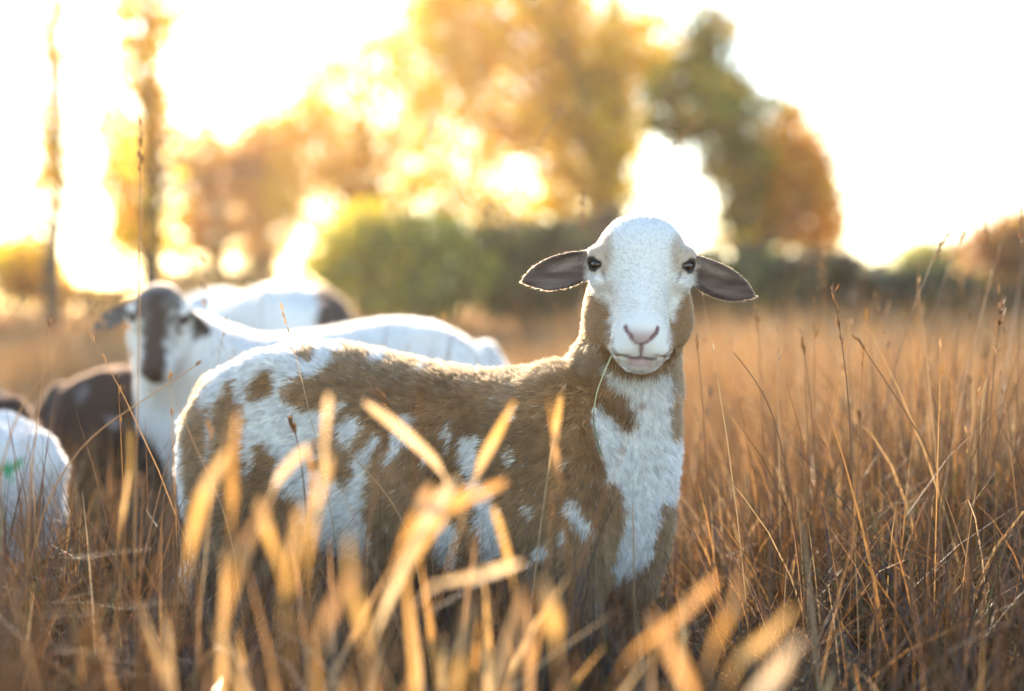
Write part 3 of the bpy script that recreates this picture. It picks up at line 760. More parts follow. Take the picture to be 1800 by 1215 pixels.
HEAD_O = P(1126, 466, 1.965)
EYE_L = np.array([-1.0])
def coat_main(p, nn, hp, wp, sc, fur=False, R=None):
    n = len(p)
    px, py = to_px(wp)
    j = np.stack([vnoise(p, 60, 21), vnoise(p, 60, 22)], -1) * 7 + np.stack([vnoise(p, 160, 23), vnoise(p, 160, 24)], -1) * 5
    if fur: j = j + RNG.normal(size=(n, 2)) * 3.2
    X, Y = px + j[:, 0], py + j[:, 1]
    f = np.full(n, -1e9)
    for w in WH: f = np.maximum(f, -poly_sd(X, Y, w))
    for b in BR: f = np.minimum(f, poly_sd(X, Y, b))
    fleck = (vnoise(p, 34, 98) * 0.6 + vnoise(p * [1, 1, 0.5], 80, 99) * 0.4 - 0.62) * 40
    f = np.maximum(f, np.where((px > 560) & (px < 1010) & (py > 690), fleck, -99))
    white = smoothstep(-2, 2, f)
    if fur: white = np.where(RNG.random(n) < 0.003, 1 - white, white)
    mott = vnoise(p, 40, 31)
    brown = BROWN * (1 + 0.28 * vnoise(p, 14, 32) + 0.15 * vnoise(p, 90, 33))[:, None]
    c = brown * (1 - white[:, None]) + WHITE * white[:, None]
    ln, comb, lift, head, ear, eye, muz, clump = fur_fields(p, nn, hp, sc, R if R is not None else np.eye(3))
    hx, hy, hz = hp[:, 0] + j[:, 0] * 0.6, hp[:, 1], hp[:, 2] + j[:, 1] * 0.6
    head = head * (1 - smoothstep(-112, -124, hp[:, 2]) * smoothstep(66, 54, hp[:, 1]))
    # face: white mask in front, brown jaws behind
    edge = np.interp(-hz, [-80, 10, 40, 70, 110, 150], [-60, -20, 6, 24, 40, 60])
    lim = np.interp(-hz, [0, 20, 31, 54, 82, 113, 137, 150], [92, 84, 70, 49, 41, 38, 22, 14])
    soft = vnoise(p, 110, 97) * 4
    wm = smoothstep(-8, 8, hy - edge + soft) * smoothstep(6, -6, np.abs(hx) - lim + soft)
    crown = smoothstep(22, 34, hz)
    wm = np.maximum(wm, crown)
    hc = BROWN * 0.92 * (1 - wm[:, None]) + WHITE * wm[:, None]  # jaw brown lowered a little, shade beside the muzzle put into the colour
    tan = smoothstep(36, 20, np.sqrt((np.abs(hx) - 54) ** 2 + (hz - 14) ** 2 + (hy - 40) ** 2)) * 0.85 + smoothstep(14, 5, np.sqrt((np.abs(hx) - 48) ** 2 + (hy - 60) ** 2 + (hz + 36) ** 2)) * 0.5
    tan = np.clip(np.maximum(tan, smoothstep(58, 70, np.abs(hx)) * smoothstep(-10, 4, hz) * smoothstep(42, 26, hz) * 0.8), 0, 1)
    hc = hc * (1 - tan[:, None]) + TAN * tan[:, None]
    lid = smoothstep(17.5, 14.5, eye)
    hc = hc * (1 - lid[:, None]) + np.array((0.05, 0.035, 0.03)) * lid[:, None]
    gro = smoothstep(6, 2.5, np.sqrt(np.maximum(0, (np.abs(hp[:, 0]) - 50) ** 2 + (hp[:, 2] + 16 + (50 - np.abs(hp[:, 0])) * 1.6) ** 2 * 0.5)) ) * (hp[:, 2] < -6) * (hp[:, 2] > -34) * (hy > 20)
    hc = hc * (1 - 0.6 * gro[:, None]) + np.array((0.12, 0.08, 0.07)) * 0.6 * gro[:, None]
    hX, hY, hZ = np.abs(hp[:, 0] + 0.5), hp[:, 1], hp[:, 2] + hp[:, 0] * 0.035 + vnoise(hp, 0.12, 91) * 1.2
    nose = smoothstep(0, -6, np.maximum(np.maximum(hX - np.interp(-hZ, [78, 86, 96, 107, 126], [20, 25, 20, 7, 4]), 78 - (-hZ)), -hZ - 126)) * (hY > 95) * smoothstep(-80, -100, hZ)
    hc = hc * (1 - 0.85 * nose[:, None]) + SKIN * 0.85 * nose[:, None]
    def seg(pts):
        d = np.full(n, 1e9)
        for a, b in zip(pts[:-1], pts[1:]):
            a, b = np.array(a, float), np.array(b, float); e = b - a
            w = np.stack([hX, hY, hZ], -1) - a
            t = np.clip(w @ e / (e @ e), 0, 1)
            d = np.minimum(d, np.linalg.norm(w - t[:, None] * e, axis=1))
        return d
    flat = lambda pts: seg2([(a, b) for a, b in pts])
    def seg2(pts):
        d = np.full(n, 1e9)
        for a, b in zip(pts[:-1], pts[1:]):
            a, b = np.array(a, float), np.array(b, float); e = b - a
            w = np.stack([hX, hZ], -1) - a
            t = np.clip(w @ e / (e @ e), 0, 1)
            d = np.minimum(d, np.linalg.norm(w - t[:, None] * e, axis=1))
        return np.where(hY > 60, d, 99)
    nos = np.maximum(smoothstep(3.6, 1.6, seg2([(21, -85), (19.5, -90), (12, -98)])), smoothstep(3.0, 1.4, seg2([(15, -97), (8, -103), (2, -106)])) * 0.75)
    mou = 0.85 * smoothstep(3.0, 1.3, seg2([(0, -124), (12, -124.5), (20, -124)]))
    mou = np.maximum(mou, 0.35 * smoothstep(2.6, 1.2, seg2([(20, -124), (29, -122), (36, -115)])))
    mou = np.maximum(mou, smoothstep(2.6, 1.2, seg2([(0, -106), (0, -124)])) * 0.7)
    lip = smoothstep(9, 4, np.abs(hZ + 130)) * smoothstep(22, 12, hX) * (hY > 90)
    hc = hc * (1 - 0.7 * lip[:, None]) + SKIN * np.array((0.95, 0.8, 0.8)) * 0.7 * lip[:, None]
    hc = hc * (1 - nos[:, None]) + np.array((0.22, 0.12, 0.12)) * nos[:, None]
    hc = hc * (1 - 0.9 * mou[:, None]) + np.array((0.11, 0.05, 0.05)) * 0.9 * mou[:, None]
    # ears: dark hollow, tan edge and back
    fy = nn @ (R[:, 1] if R is not None else np.array([0, 0, 0])) if R is not None else np.full(n, 1.0)
    inner = smoothstep(0.1, 0.5, fy) if R is not None else np.ones(n)
    streak = 0.5 + 0.5 * vnoise(hp * np.array([0.03, 0.2, 0.2]), 1.0, 41)
    ecol = np.array((0.075, 0.045, 0.038)) * (1 - streak[:, None] * 0.6) + np.array((0.30, 0.24, 0.20)) * streak[:, None] * 0.6
    eb = BROWN * 1.3
    sg = np.sign(hp[:, 0]); ea = np.stack([sg * 0.945, np.full(n, 0.10), np.where(sg < 0, -0.30, -0.39)], -1); ea = nrm(ea)
    rel = hp - np.stack([62 * sg, np.full(n, -6), np.full(n, 4)], -1)
    eu = (rel * ea).sum(1) / 107; ev = (rel * nrm(np.stack([-ea[:, 2] * sg, np.zeros(n), ea[:, 0] * sg], -1))).sum(1)
    ew = np.maximum(25 * (0.66 + 1.10 * np.clip(eu, 0, 1) - 1.50 * np.clip(eu, 0, 1) ** 2.6), 3)
    rim = smoothstep(0.80, 0.97, np.abs(ev) / ew)
    tuftl = smoothstep(0.75, 0.30, eu) * smoothstep(-2, 5, ev) * smoothstep(17, 9, ev) * (0.4 + 0.6 * streak)
    ecol = ecol * (1 - tuftl[:, None] * 0.8) + np.array((0.58, 0.50, 0.44)) * tuftl[:, None] * 0.8
    ecol = ecol * (1 - rim[:, None]) + np.array((0.10, 0.065, 0.055)) * rim[:, None]
    ecl = ecol * inner[:, None] + eb * (1 - inner[:, None])
    hc = hc * (1 - ear[:, None]) + ecl * ear[:, None]
    c = c * (1 - head[:, None]) + hc * head[:, None]
    if not fur: return (c,)
    ln = np.where((ear > 0.5) & (inner > 0.5), 0.003 + 0.007 * tuftl + 0.004 * (rim > 0.4), ln)
    ln = np.where((ear > 0.5) & (inner <= 0.5), 0.0065, ln)
    ln = ln * (1 - np.clip(np.maximum(nos, np.maximum(nose, np.maximum(mou, lip))), 0, 1)) * (1 - lid)
    return c, ln, comb, lift

THETA = math.atan2(-0.332, 0.944)
MAIN_AT = (-0.478, 2.265, 0)
def frame(yaw=0, pitch=0, roll=0):
    """head axes in the world for a head facing the camera: x right, y out of the face (towards -Y), z up"""
    B = np.array([[1, 0, 0], [0, -1, 0], [0, 0, 1.0]]).T
    m = Matrix.Rotation(yaw, 3, 'Z') @ Matrix.Rotation(pitch, 3, 'X') @ Matrix.Rotation(roll, 3, 'Y')
    # mirror in Y keeps left and right as seen by the camera
    return np.array(m) @ B

def chest(fd):
    Rz = np.array([[math.cos(THETA), -math.sin(THETA), 0], [math.sin(THETA), math.cos(THETA), 0], [0, 0, 1]])
    loc = np.array(MAIN_AT)
    c = Rz.T @ (P(1096, 790, 2.05) - loc)
    fd.ell(c, (0.062, 0.068, 0.125), k=0.05)
    c = Rz.T @ (P(1118, 930, 2.04) - loc)
    fd.ell(c, (0.042, 0.045, 0.11), k=0.05)

_c, _s = math.cos(THETA), math.sin(THETA)
_n = P(1086, 775, 2.09) - np.array(MAIN_AT)
NECK = ((_c * _n[0] + _s * _n[1]) / 0.93, -_s * _n[0] + _c * _n[1], _n[2])
make_sheep('sheep', 'brown and white patched sheep in sharp focus facing the camera with a white face', MAIN_AT, THETA, 1.0, HEAD_O, frame(-0.06, 0.0, 0.02), coat_main,
           300000, 1.0, 0.0075, 0.0030, group='sheep grazing in the dry field', detail=True, extra=chest, neck_from=NECK, neck_r=(0.082, 0.064), xs=0.93, neck_k=0.02, ears=((-1, (-0.93, 0.10, -0.28), (0.22, 1.0, -0.10)), (1, (0.91, 0.06, -0.44), (-0.10, 1.0, -0.30))), nape_x=-9, nape_z=-64)

# ------------------------------------------------------------------ the other sheep
def coat_simple(body_col, head_fn=None, patches=()):
    def fn(p, nn, hp, wp, sc, fur=False, R=None):
        n = len(p)
        c = np.tile(np.asarray(body_col, float), (n, 1)) * (1 + 0.12 * vnoise(p, 12, 51))[:, None]
        px, py = to_px(wp)
        for poly, pc in patches:
            w = smoothstep(4, -4, poly_sd(px + vnoise(p, 40, 52) * 8, py + vnoise(p, 40, 53) * 8, poly))
            c = c * (1 - w[:, None]) + np.asarray(pc) * w[:, None]
        ln, comb, lift, head, ear, eye, muz, clump = fur_fields(p, nn, hp, sc, R if R is not None else np.eye(3))
        if head_fn is not None:
            hc = head_fn(p, hp, ear)
            lid = smoothstep(24, 18, eye)
            hc = hc * (1 - lid[:, None]) + DARK * lid[:, None]
            c = c * (1 - head[:, None]) + hc * head[:, None]
        c = np.clip(c, 0, 0.9)
        return (c,) if not fur else (c, ln, comb, lift)
    return fn

def head_dapple(p, hp, ear):
    hx, hy, hz = hp[:, 0], hp[:, 1], hp[:, 2]
    nz = vnoise(hp, 0.05, 61) * 0.6 + vnoise(hp, 0.11, 62) * 0.4
    blaze = smoothstep(40, 18, np.abs(hx + 4) + nz * 18) * (hy > 20) * (hz < 60)
    d = smoothstep(-0.25, 0.2, nz + smoothstep(-10, 50, hz) * 0.35 - smoothstep(35, 75, np.abs(hx)) * 0.2) * 0.92
    d = np.clip(np.maximum(d * smoothstep(-60, -20, hz), blaze), 0, 1)
    c = WHITE * (1 - d[:, None]) + np.array((0.085, 0.058, 0.045)) * d[:, None]
    e = np.array((0.17, 0.15, 0.14)) * np.ones((len(hx), 1))
    return c * (1 - ear[:, None]) + e * ear[:, None]
def head_plain(col):
    return lambda p, hp, ear: np.tile(np.asarray(col, float), (len(p), 1)) * (1 - 0.4 * ear[:, None])

G = 'sheep grazing in the dry field'
TH2 = math.atan2(-0.20, -0.98)
make_sheep('sheep', 'white sheep with a grey-brown dappled face standing behind the patched sheep', tuple([-0.055, 3.52, -0.022]), TH2, 1.085,
           P(281, 548, 3.14), frame(0.16, 0.34, 0.05), coat_simple(WHITE, head_dapple), 60000, 1.0, 0.010, 0.006, group=G,
           ears=((-1, (-0.84, 0.12, -0.50), (-0.1, 0.9, 0.45)), (1, (0.50, -0.45, -0.75))), neck_from=(0.64, 0, 0.43), neck_r=(0.12, 0.064), fur_rad=0.0005, front=((0.70, -0.07), (0.70, 0.07)), head_scale=0.94, nape_z=-80)
TH3 = math.atan2(0.75, -0.55)
make_sheep('sheep', 'farthest white sheep with a dark brown rump seen over the white back', (-0.60, 4.55, 0.0), TH3, 1.24,
           P(310, 660, 5.7), frame(-2.3, 0.9, 0), coat_simple(WHITE, head_plain(WHITE), [([(555, 500), (590, 505), (640, 560), (640, 640), (540, 640), (560, 560)], (0.10, 0.07, 0.055))]),
           26000, 1.0, 0.014, group=G, neck_from=(0.66, 0, 0.42), fur_rad=0.0007)
make_sheep('sheep', 'dark brown sheep with small white flank patches behind the dappled-faced sheep', (-1.165, 3.62, -0.015), 0.10, 0.86,
           P(330, 800, 3.45), frame(0.9, 0.9, 0), coat_simple((0.075, 0.046, 0.034), head_plain((0.07, 0.045, 0.035)),
           [([(132, 690), (148, 676), (156, 684), (146, 706), (134, 712)], (0.22, 0.20, 0.19)), ([(188, 736), (205, 732), (215, 752), (200, 760)], (0.36, 0.34, 0.33))]),
           26000, 1.0, 0.012, group=G, fur_rad=0.0006)
make_sheep('sheep', 'white sheep with a green paint mark cut off by the left edge', (-0.875, 2.66, -0.005), math.radians(170), 0.76,
           P(-330, 880, 2.6), frame(-1.0, 0.7, 0), coat_simple(WHITE * 0.95, head_plain(WHITE), [([(-4, 818), (10, 808), (20, 816), (42, 800), (36, 820), (22, 826), (20, 846), (8, 830)], (0.06, 0.40, 0.15))]),
           30000, 1.0, 0.011, group=G, fur_rad=0.0005)
make_sheep('sheep', 'dark brown sheep barely in frame above the green-marked one', (-1.12, 3.22, -0.015), math.radians(178), 0.84,
           P(-330, 700, 3.2), frame(-1.0, 0.7, 0), coat_simple((0.07, 0.043, 0.032), head_plain((0.07, 0.045, 0.035))),
           20000, 1.0, 0.012, group=G, fur_rad=0.0006)

# ------------------------------------------------------------------ grass
STRAW = np.array([(0.47, 0.235, 0.075), (0.40, 0.185, 0.055), (0.53, 0.32, 0.13), (0.31, 0.145, 0.045), (0.49, 0.25, 0.075), (0.22, 0.11, 0.042), (0.60, 0.40, 0.20)])
SHADE_STEMS = np.array([(0.085, 0.038, 0.013), (0.11, 0.05, 0.016), (0.05, 0.028, 0.013), (0.17, 0.08, 0.026), (0.055, 0.036, 0.018)])  # dark stem browns, kept low to carry the shade of the near grass
GREENS = np.array([(0.05, 0.075, 0.02), (0.08, 0.10, 0.03), (0.12, 0.13, 0.04)])

def blades(root, h, w, az, lean, twist, cols, nseg=4, droop=None, taper=1.6):
    n = len(root)
    t = np.linspace(0, 1, nseg + 1)
    dirn = np.stack([np.cos(az), np.sin(az), np.zeros(n)], -1)
    out = lean[:, None] * t[None] ** 1.7
    zz = t[None] * np.sqrt(np.maximum(0.05, 1 - (lean[:, None] * 0.75) ** 2 * t[None]))
    if droop is not None: zz = zz - droop[:, None] * t[None] ** 3
    cen = root[:, None] + h[:, None, None] * (out[..., None] * dirn[:, None] + zz[..., None] * np.array([0, 0, 1.0]))
    wd = np.stack([np.cos(twist), np.sin(twist), np.zeros(n)], -1)
    prof = np.clip(1 - t ** taper, 0.06, 1)
    hw = (w[:, None] * prof[None] / 2)[..., None] * wd[:, None]
    V = np.stack([cen - hw, cen + hw], 2).reshape(-1, 3)
    b = (np.arange(n) * (nseg + 1) * 2)[:, None] + (np.arange(nseg) * 2)[None]
    F = np.stack([b, b + 1, b + 3, b + 2], -1).reshape(-1, 4)
    return V, F, np.repeat(cols, (nseg + 1) * 2, 0)

def wedge(n, d0, d1, power=1.0, spread=0.46):
    """places on the ground in view, with room to the sides for a step of the camera"""
    d = (d0 ** (2 * power) + RNG.random(n) * (d1 ** (2 * power) - d0 ** (2 * power))) ** (1 / (2 * power))
    x = RNG.uniform(-1, 1, n) * (spread * d + 0.25)
    return np.stack([x, d, ground_z(x, d)], -1)

def tall(r):
    """how high the sward stands at a place"""
    x, y = r[:, 0], r[:, 1]
    h = 0.30 + 0.16 * smoothstep(-0.28, -0.45, x / np.maximum(y, 0.5) * 1.75) * smoothstep(2.5, 2.1, y) + 0.07 * smoothstep(0.2, 0.4, x) + 0.07 * vnoise(r, 1.3, 71) + 0.05 * vnoise(r, 3.5, 72)
    h += 0.16 * smoothstep(0.28, 0.65, x - (y - 2.2) * 0.1) * smoothstep(1.5, 2.2, y)       # the tall stand on the right
    h += 0.05 * smoothstep(0.5, 0.2, np.abs(y - 2.75)) * (x < -0.5)
    h += 0.10 * smoothstep(5, 9, y)
    return np.maximum(h, 0.1)

def clear_of_sheep(r):
    """no stems growing through the bodies"""
    ok = np.ones(len(r), bool)
    for (x0, y0, th, s) in ((MAIN_AT[0], MAIN_AT[1], THETA, 0.96), (-0.055, 3.52, TH2, 1.085), (-1.165, 3.62, 0.10, 0.86), (-0.815, 2.66, math.radians(170), 0.8), (-1.12, 3.22, math.radians(178), 0.84), (-0.60, 4.55, TH3, 1.24)):
        dx, dy = r[:, 0] - x0, r[:, 1] - y0
        a = dx * math.cos(th) + dy * math.sin(th); b = -dx * math.sin(th) + dy * math.cos(th)
        ok &= ~((a > -0.06 * s) & (a < 0.84 * s) & (np.abs(b) < 0.155 * s))
    return ok

def sward(name, n, d0, d1, hs, wr, lean, nseg, pal, power=0.6, label=None, droopy=0.0, keep_clear=True, spread=0.46, cluster=0.0, shade_share=0.0):
    r = wedge(n, d0, d1, power, spread)
    hf = cf = np.ones(n)
    if cluster:
        c = r[RNG.integers(0, n, n)][:max(1, n // 44)]
        i = RNG.integers(0, len(c), n)
        hf, cf = RNG.uniform(0.68, 1.22, len(c))[i], RNG.uniform(0.62, 1.3, len(c))[i]
        r[:, :2] = c[i, :2] + RNG.normal(size=(n, 2)) * cluster * (0.6 + 0.2 * c[i, 1:2])
        r[:, 2] = ground_z(r[:, 0], r[:, 1])
    ok = clear_of_sheep(r) if keep_clear else np.ones(n, bool)
    ok &= (r[:, 1] > d0 * 0.9)
    r = r[ok]; n = len(r); hf = hf[ok]; cf = cf[ok]
    h = tall(r) * hf * RNG.uniform(hs[0], hs[1], n)
    w = RNG.uniform(wr[0], wr[1], n)
    az = RNG.uniform(0, 2 * math.pi, n)
    cols = pal[RNG.integers(0, len(pal), n)] * RNG.uniform(0.7, 1.25, (n, 1)) * (1 + 0.2 * vnoise(r, 2.0, 75))[:, None]
    if shade_share:                                                       # dark stems, thickest near the camera; their colour stands in for sward shade
        k = RNG.random(n) < np.minimum(0.95, shade_share * (0.25 + 0.88 * smoothstep(3.7, 1.9, r[:, 1]))) * smoothstep(6, 5, r[:, 1])
        cols[k] = SHADE_STEMS[RNG.integers(0, len(SHADE_STEMS), k.sum())] * RNG.uniform(0.6, 1.3, (k.sum(), 1))
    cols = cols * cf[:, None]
    V, F, C = blades(r, h, w, az, np.abs(RNG.normal(0, lean, n)).clip(0, 1.1), RNG.uniform(0, math.pi, n), cols, nseg, RNG.random(n) * droopy)
    return V, F, C

def join(parts):
    V, F, C, k = [], [], [], 0
    for v, f, c in parts:
        V.append(v); F.append(f + k); C.append(c); k += len(v)
    return np.concatenate(V), np.concatenate(F), np.concatenate(C)

near = join([
    sward('g', 62000, 0.62, 6.0, (0.45, 1.15), (0.0022, 0.0055), 0.46, 5, STRAW, 0.55, droopy=0.4, cluster=0.03, shade_share=0.88),
    sward('g', 50000, 0.62, 6.0, (0.15, 0.6), (0.0016, 0.0042), 0.65, 4, STRAW * 0.6, 0.6, droopy=0.5, shade_share=0.86),  # low layer toned down too, shade put into its colour
    sward('g', 34000, 0.62, 6.0, (0.08, 0.30), (0.002, 0.005), 0.95, 3, STRAW[:4] * 0.45, 0.6, droopy=0.4, keep_clear=False, shade_share=0.9),
    sward('g', 9000, 0.75, 5.5, (0.45, 1.0), (0.0045, 0.0085), 0.75, 6, STRAW, 0.6, droopy=0.9, cluster=0.05, shade_share=0.45),
    sward('g', 16000, 1.2, 5.5, (0.5, 1.15), (0.002, 0.0045), 0.8, 6, STRAW, 0.6, droopy=0.6, cluster=0.06, shade_share=0.5)])
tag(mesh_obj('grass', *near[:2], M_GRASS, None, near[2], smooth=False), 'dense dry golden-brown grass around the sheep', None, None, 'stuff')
gr = sward('g', 30000, 0.62, 5.0, (0.15, 0.8), (0.0016, 0.004), 0.5, 4, GREENS, 0.6, droopy=0.4, cluster=0.04)
tag(mesh_obj('green_grass', *gr[:2], M_GRASS, None, gr[2], smooth=False), 'thin green grass blades low among the dry straw', None, None, 'stuff')
mid = join([
    sward('g', 90000, 5.5, 20.0, (0.5, 1.2), (0.006, 0.014), 0.4, 3, STRAW, 0.55, droopy=0.3, spread=0.7),
    sward('g', 60000, 18.0, 60.0, (0.7, 1.4), (0.03, 0.08), 0.4, 2, STRAW, 0.6, droopy=0.2, spread=0.75)])
tag(mesh_obj('field_grass', *mid[:2], M_GRASS, None, mid[2], smooth=False), 'sunlit dry grass of the field running back to the trees', None, None, 'stuff')

nt = 190
u_ = RNG.random(nt) ** 0.8
rx = np.where(RNG.random(nt) < 0.7, RNG.normal(-0.115, 0.085, nt), RNG.uniform(-0.1, 0.30, nt)); ry = RNG.uniform(0.98, 1.38, nt)
rt_ = np.stack([rx, ry, np.zeros(nt)], -1)
lf = blades(rt_, np.where(rx < 0.03, RNG.uniform(0.28, 0.46, nt), RNG.uniform(0.24, 0.37, nt)), RNG.uniform(0.004, 0.010, nt), RNG.uniform(0, 6.283, nt), np.abs(RNG.normal(0, 0.35, nt)).clip(0, 0.8),
            RNG.normal(0, 0.5, nt), np.array([(0.66, 0.36, 0.11), (0.58, 0.28, 0.07), (0.72, 0.46, 0.2), (0.42, 0.2, 0.06)])[RNG.integers(0, 4, nt)], 6, RNG.random(nt) * 0.35, 5)
tag(mesh_obj('leafy_grass', *lf[:2], M_BLADE, None, lf[2], smooth=False), 'blurred clump of broad dry grass leaves close to the camera', None, None, 'stuff')

# fine tall stems with seed spikes all over the right of the field
def stems(n, d0, d1, hr, w, xmin=-9, pal=STRAW, spread=0.46):
    r = wedge(n, d0, d1, 0.6, spread); r = r[clear_of_sheep(r) & (r[:, 0] > xmin)]; n = len(r)
    h = RNG.uniform(hr[0], hr[1], n); az = RNG.uniform(0, 6.283, n); lean = np.abs(RNG.normal(0, 0.22, n)).clip(0, 0.6)
    cols = pal[RNG.integers(0, len(pal), n)] * RNG.uniform(0.35, 0.9, (n, 1))
    a = blades(r, h, np.full(n, w) * RNG.uniform(0.7, 1.4, n), az, lean, RNG.uniform(0, math.pi, n), cols, 6, None, 6)
    tip = a[0].reshape(n, 7, 2, 3).mean(2)
    parts = [a]
    base, end = tip[:, 5], tip[:, 6]
    for k in range(7):
        m = RNG.random(n) < 0.8
        f = RNG.random(n)[:, None]
        pt = (base * (1 - f) + end * f)[m]
        dirv = nrm(end - base)[m]
        sp = RNG.uniform(0.008, 0.016, len(pt))
        parts.append(spikelets(pt, dirv, sp, cols[m] * 0.9))
    return join(parts)

def spikelets(pt, dirv, sp, cols):
    n = len(pt)
    side = nrm(np.cross(dirv, RNG.normal(size=(n, 3)))) * (sp * 0.16)[:, None]
    tip = pt + (dirv + RNG.normal(size=(n, 3)) * 0.25) * sp[:, None]
    midp = (pt + tip) / 2
    V = np.stack([pt, midp + side, tip, midp - side], 1).reshape(-1, 3)
    return V, np.arange(4 * n).reshape(n, 4), np.repeat(cols, 4, 0)

st_ = join([stems(240, 1.3, 5.0, (0.40, 0.68), 0.0016), stems(420, 1.9, 6.5, (0.45, 0.78), 0.0017, 0.25), stems(500, 6, 16, (0.5, 0.8), 0.004)])
tag(mesh_obj('seed_grass', *st_[:2], M_GRASS, None, st_[2], smooth=False), 'thin seeding grass stems standing above the sward', None, None, 'stuff')

# ------------------------------------------------------------------ single blades and stalks one can point to
def ribbon(pts, width, tip=0.5, lo_u=-0.3):
    """a creased blade following points from root to tip"""
    pts = np.asarray(pts, float)
    k = 24
    s = np.linspace(0, len(pts) - 1, k)
    c = np.stack([np.interp(s, np.arange(len(pts)), pts[:, i]) for i in range(3)], -1)
    for _ in range(2): c[1:-1] = (c[:-2] + 2 * c[1:-1] + c[2:]) / 4
    t = nrm(np.gradient(c, axis=0)); sd = nrm(np.cross(t, np.array([0.25, 1, 0.1])))
    nn = np.cross(sd, t)
    u = np.linspace(0, 1, k)
    prof = (0.07 + 0.93 * smoothstep(lo_u, lo_u + 0.09, u)) * np.where(u > 1 - tip, np.sqrt(np.clip(1 - ((u - (1 - tip)) / tip) ** 2.2, 0.03, 1)), 1)
    prof = prof * (0.72 + 0.28 * np.cos(u * 7 + c[0, 0] * 40))
    hw = (width / 2 * prof)[:, None]
    V = np.stack([c - sd * hw, c + nn * hw * 0.35, c + sd * hw], 1).reshape(-1, 3)
    F = []
    for i in range(k - 1):
        for j in range(2): F.append((i * 3 + j, i * 3 + j + 1, i * 3 + 4 + j, i * 3 + 3 + j))
    return V, np.array(F)

GOLD = np.array((0.76, 0.42, 0.12)); PALE = np.array((0.82, 0.54, 0.28)); OCHRE = np.array((0.54, 0.27, 0.07)); AMBER = np.array((0.72, 0.34, 0.08))
BL = [  # points in the photograph from tip to lower end, depth, width in px, colour, label
 ([(642, 704), (700, 752), (784, 832)], 1.36, 30, PALE, 'broad pale blade slanting down right across the brown flank'),
 ([(906, 702), (872, 768), (838, 830)], 1.40, 26, GOLD, 'short bright blade slanting up right over the brown shoulder'),
 ([(986, 692), (980, 740), (974, 792)], 1.45, 14, GOLD, 'short upright blade in front of the neck base'),
 ([(964, 700), (972, 760), (982, 815)], 1.45, 10, OCHRE, 'narrow ochre blade beside the short upright one at the neck base'),
 ([(802, 838), (740, 930), (650, 1130)], 1.22, 36, PALE, 'brightest broad blade rising up right before the belly'),
 ([(826, 850), (770, 920), (720, 1000)], 1.25, 24, GOLD, 'second bright blade close right of the brightest one'),
 ([(890, 842), (800, 890), (700, 950)], 1.22, 26, AMBER, 'long amber blade crossing the bright blades low to the right'),
 ([(582, 690), (575, 740), (560, 880)], 1.25, 22, PALE, 'blurred pale blade upright over the white flank patch'),
 ([(422, 720), (412, 800), (404, 900)], 1.20, 30, OCHRE, 'blurred ochre blade upright over the brown thigh'),
 ([(402, 790), (362, 870), (328, 980)], 1.15, 30, GOLD, 'golden blade leaning right in front of the tail'),
 ([(548, 778), (515, 812), (478, 850)], 1.28, 26, PALE, 'short pinkish blade slanting over the white thigh'),
 ([(542, 776), (545, 830), (544, 905)], 1.42, 12, AMBER, 'thin amber upright blade with a bent top'),
 ([(582, 800), (562, 880), (536, 990)], 1.16, 30, GOLD, 'broad golden blade leaning right under the flank'),
 ([(455, 876), (476, 930), (492, 1000)], 1.14, 26, GOLD, 'golden blade leaning left below the thigh'),
 ([(532, 890), (520, 960), (500, 1060)], 1.08, 34, GOLD, 'wide soft blade below the white thigh'),
 ([(918, 986), (830, 1010), (740, 1034)], 1.18, 24, PALE, 'nearly level pale blade under the belly'),
 ([(952, 1020), (968, 1060), (976, 1110)], 1.06, 36, GOLD, 'short wide blade bending left below the forelegs'),
 ([(1262, 1018), (1190, 1080), (1100, 1150)], 1.08, 26, AMBER, 'long amber blade slanting right of the forelegs'),
 ([(1312, 996), (1285, 1060), (1252, 1130)], 1.06, 28, OCHRE, 'upright ochre blade right of the slanting amber blade'),
 ([(1402, 1072), (1350, 1112), (1292, 1152)], 1.02, 32, GOLD, 'short golden blade nearly level at lower right'),
 ([(1418, 1128), (1370, 1170), (1310, 1240)], 0.96, 48, PALE, 'wide pale blade at the bottom edge right of centre'),
 ([(828, 1052), (815, 1130), (800, 1215)], 1.05, 28, GOLD, 'upright blade at the bottom edge left of centre'),
 ([(925, 1050), (905, 1130), (880, 1230)], 0.98, 36, OCHRE, 'wide ochre blade at the bottom centre'),
 ([(232, 752), (222, 830), (212, 920)], 1.45, 14, GOLD, 'narrow golden blade standing left of the tail'),
 ([(470, 885), (430, 960), (400, 1060)], 1.05, 30, OCHRE, 'broad blurred ochre blade at lower left of the legs'),
 ([(610, 940), (620, 1010), (640, 1100)], 1.04, 34, GOLD, 'bent golden blade before the hind legs'),
 ([(760, 850), (735, 900), (700, 970)], 1.18, 28, OCHRE, 'ochre blade leaning right behind the brightest one'),
 ([(865, 880), (880, 930), (900, 1010)], 1.35, 18, GOLD, 'golden blade leaning left before the elbow'),
 ([(630, 1010), (590, 1060), (560, 1140)], 1.00, 40, AMBER, 'wide amber blade low before the hind legs'),
 ([(1150, 1090), (1185, 1150), (1220, 1230)], 0.98, 38, AMBER, 'soft amber blade at the bottom edge below the forelegs'),
]
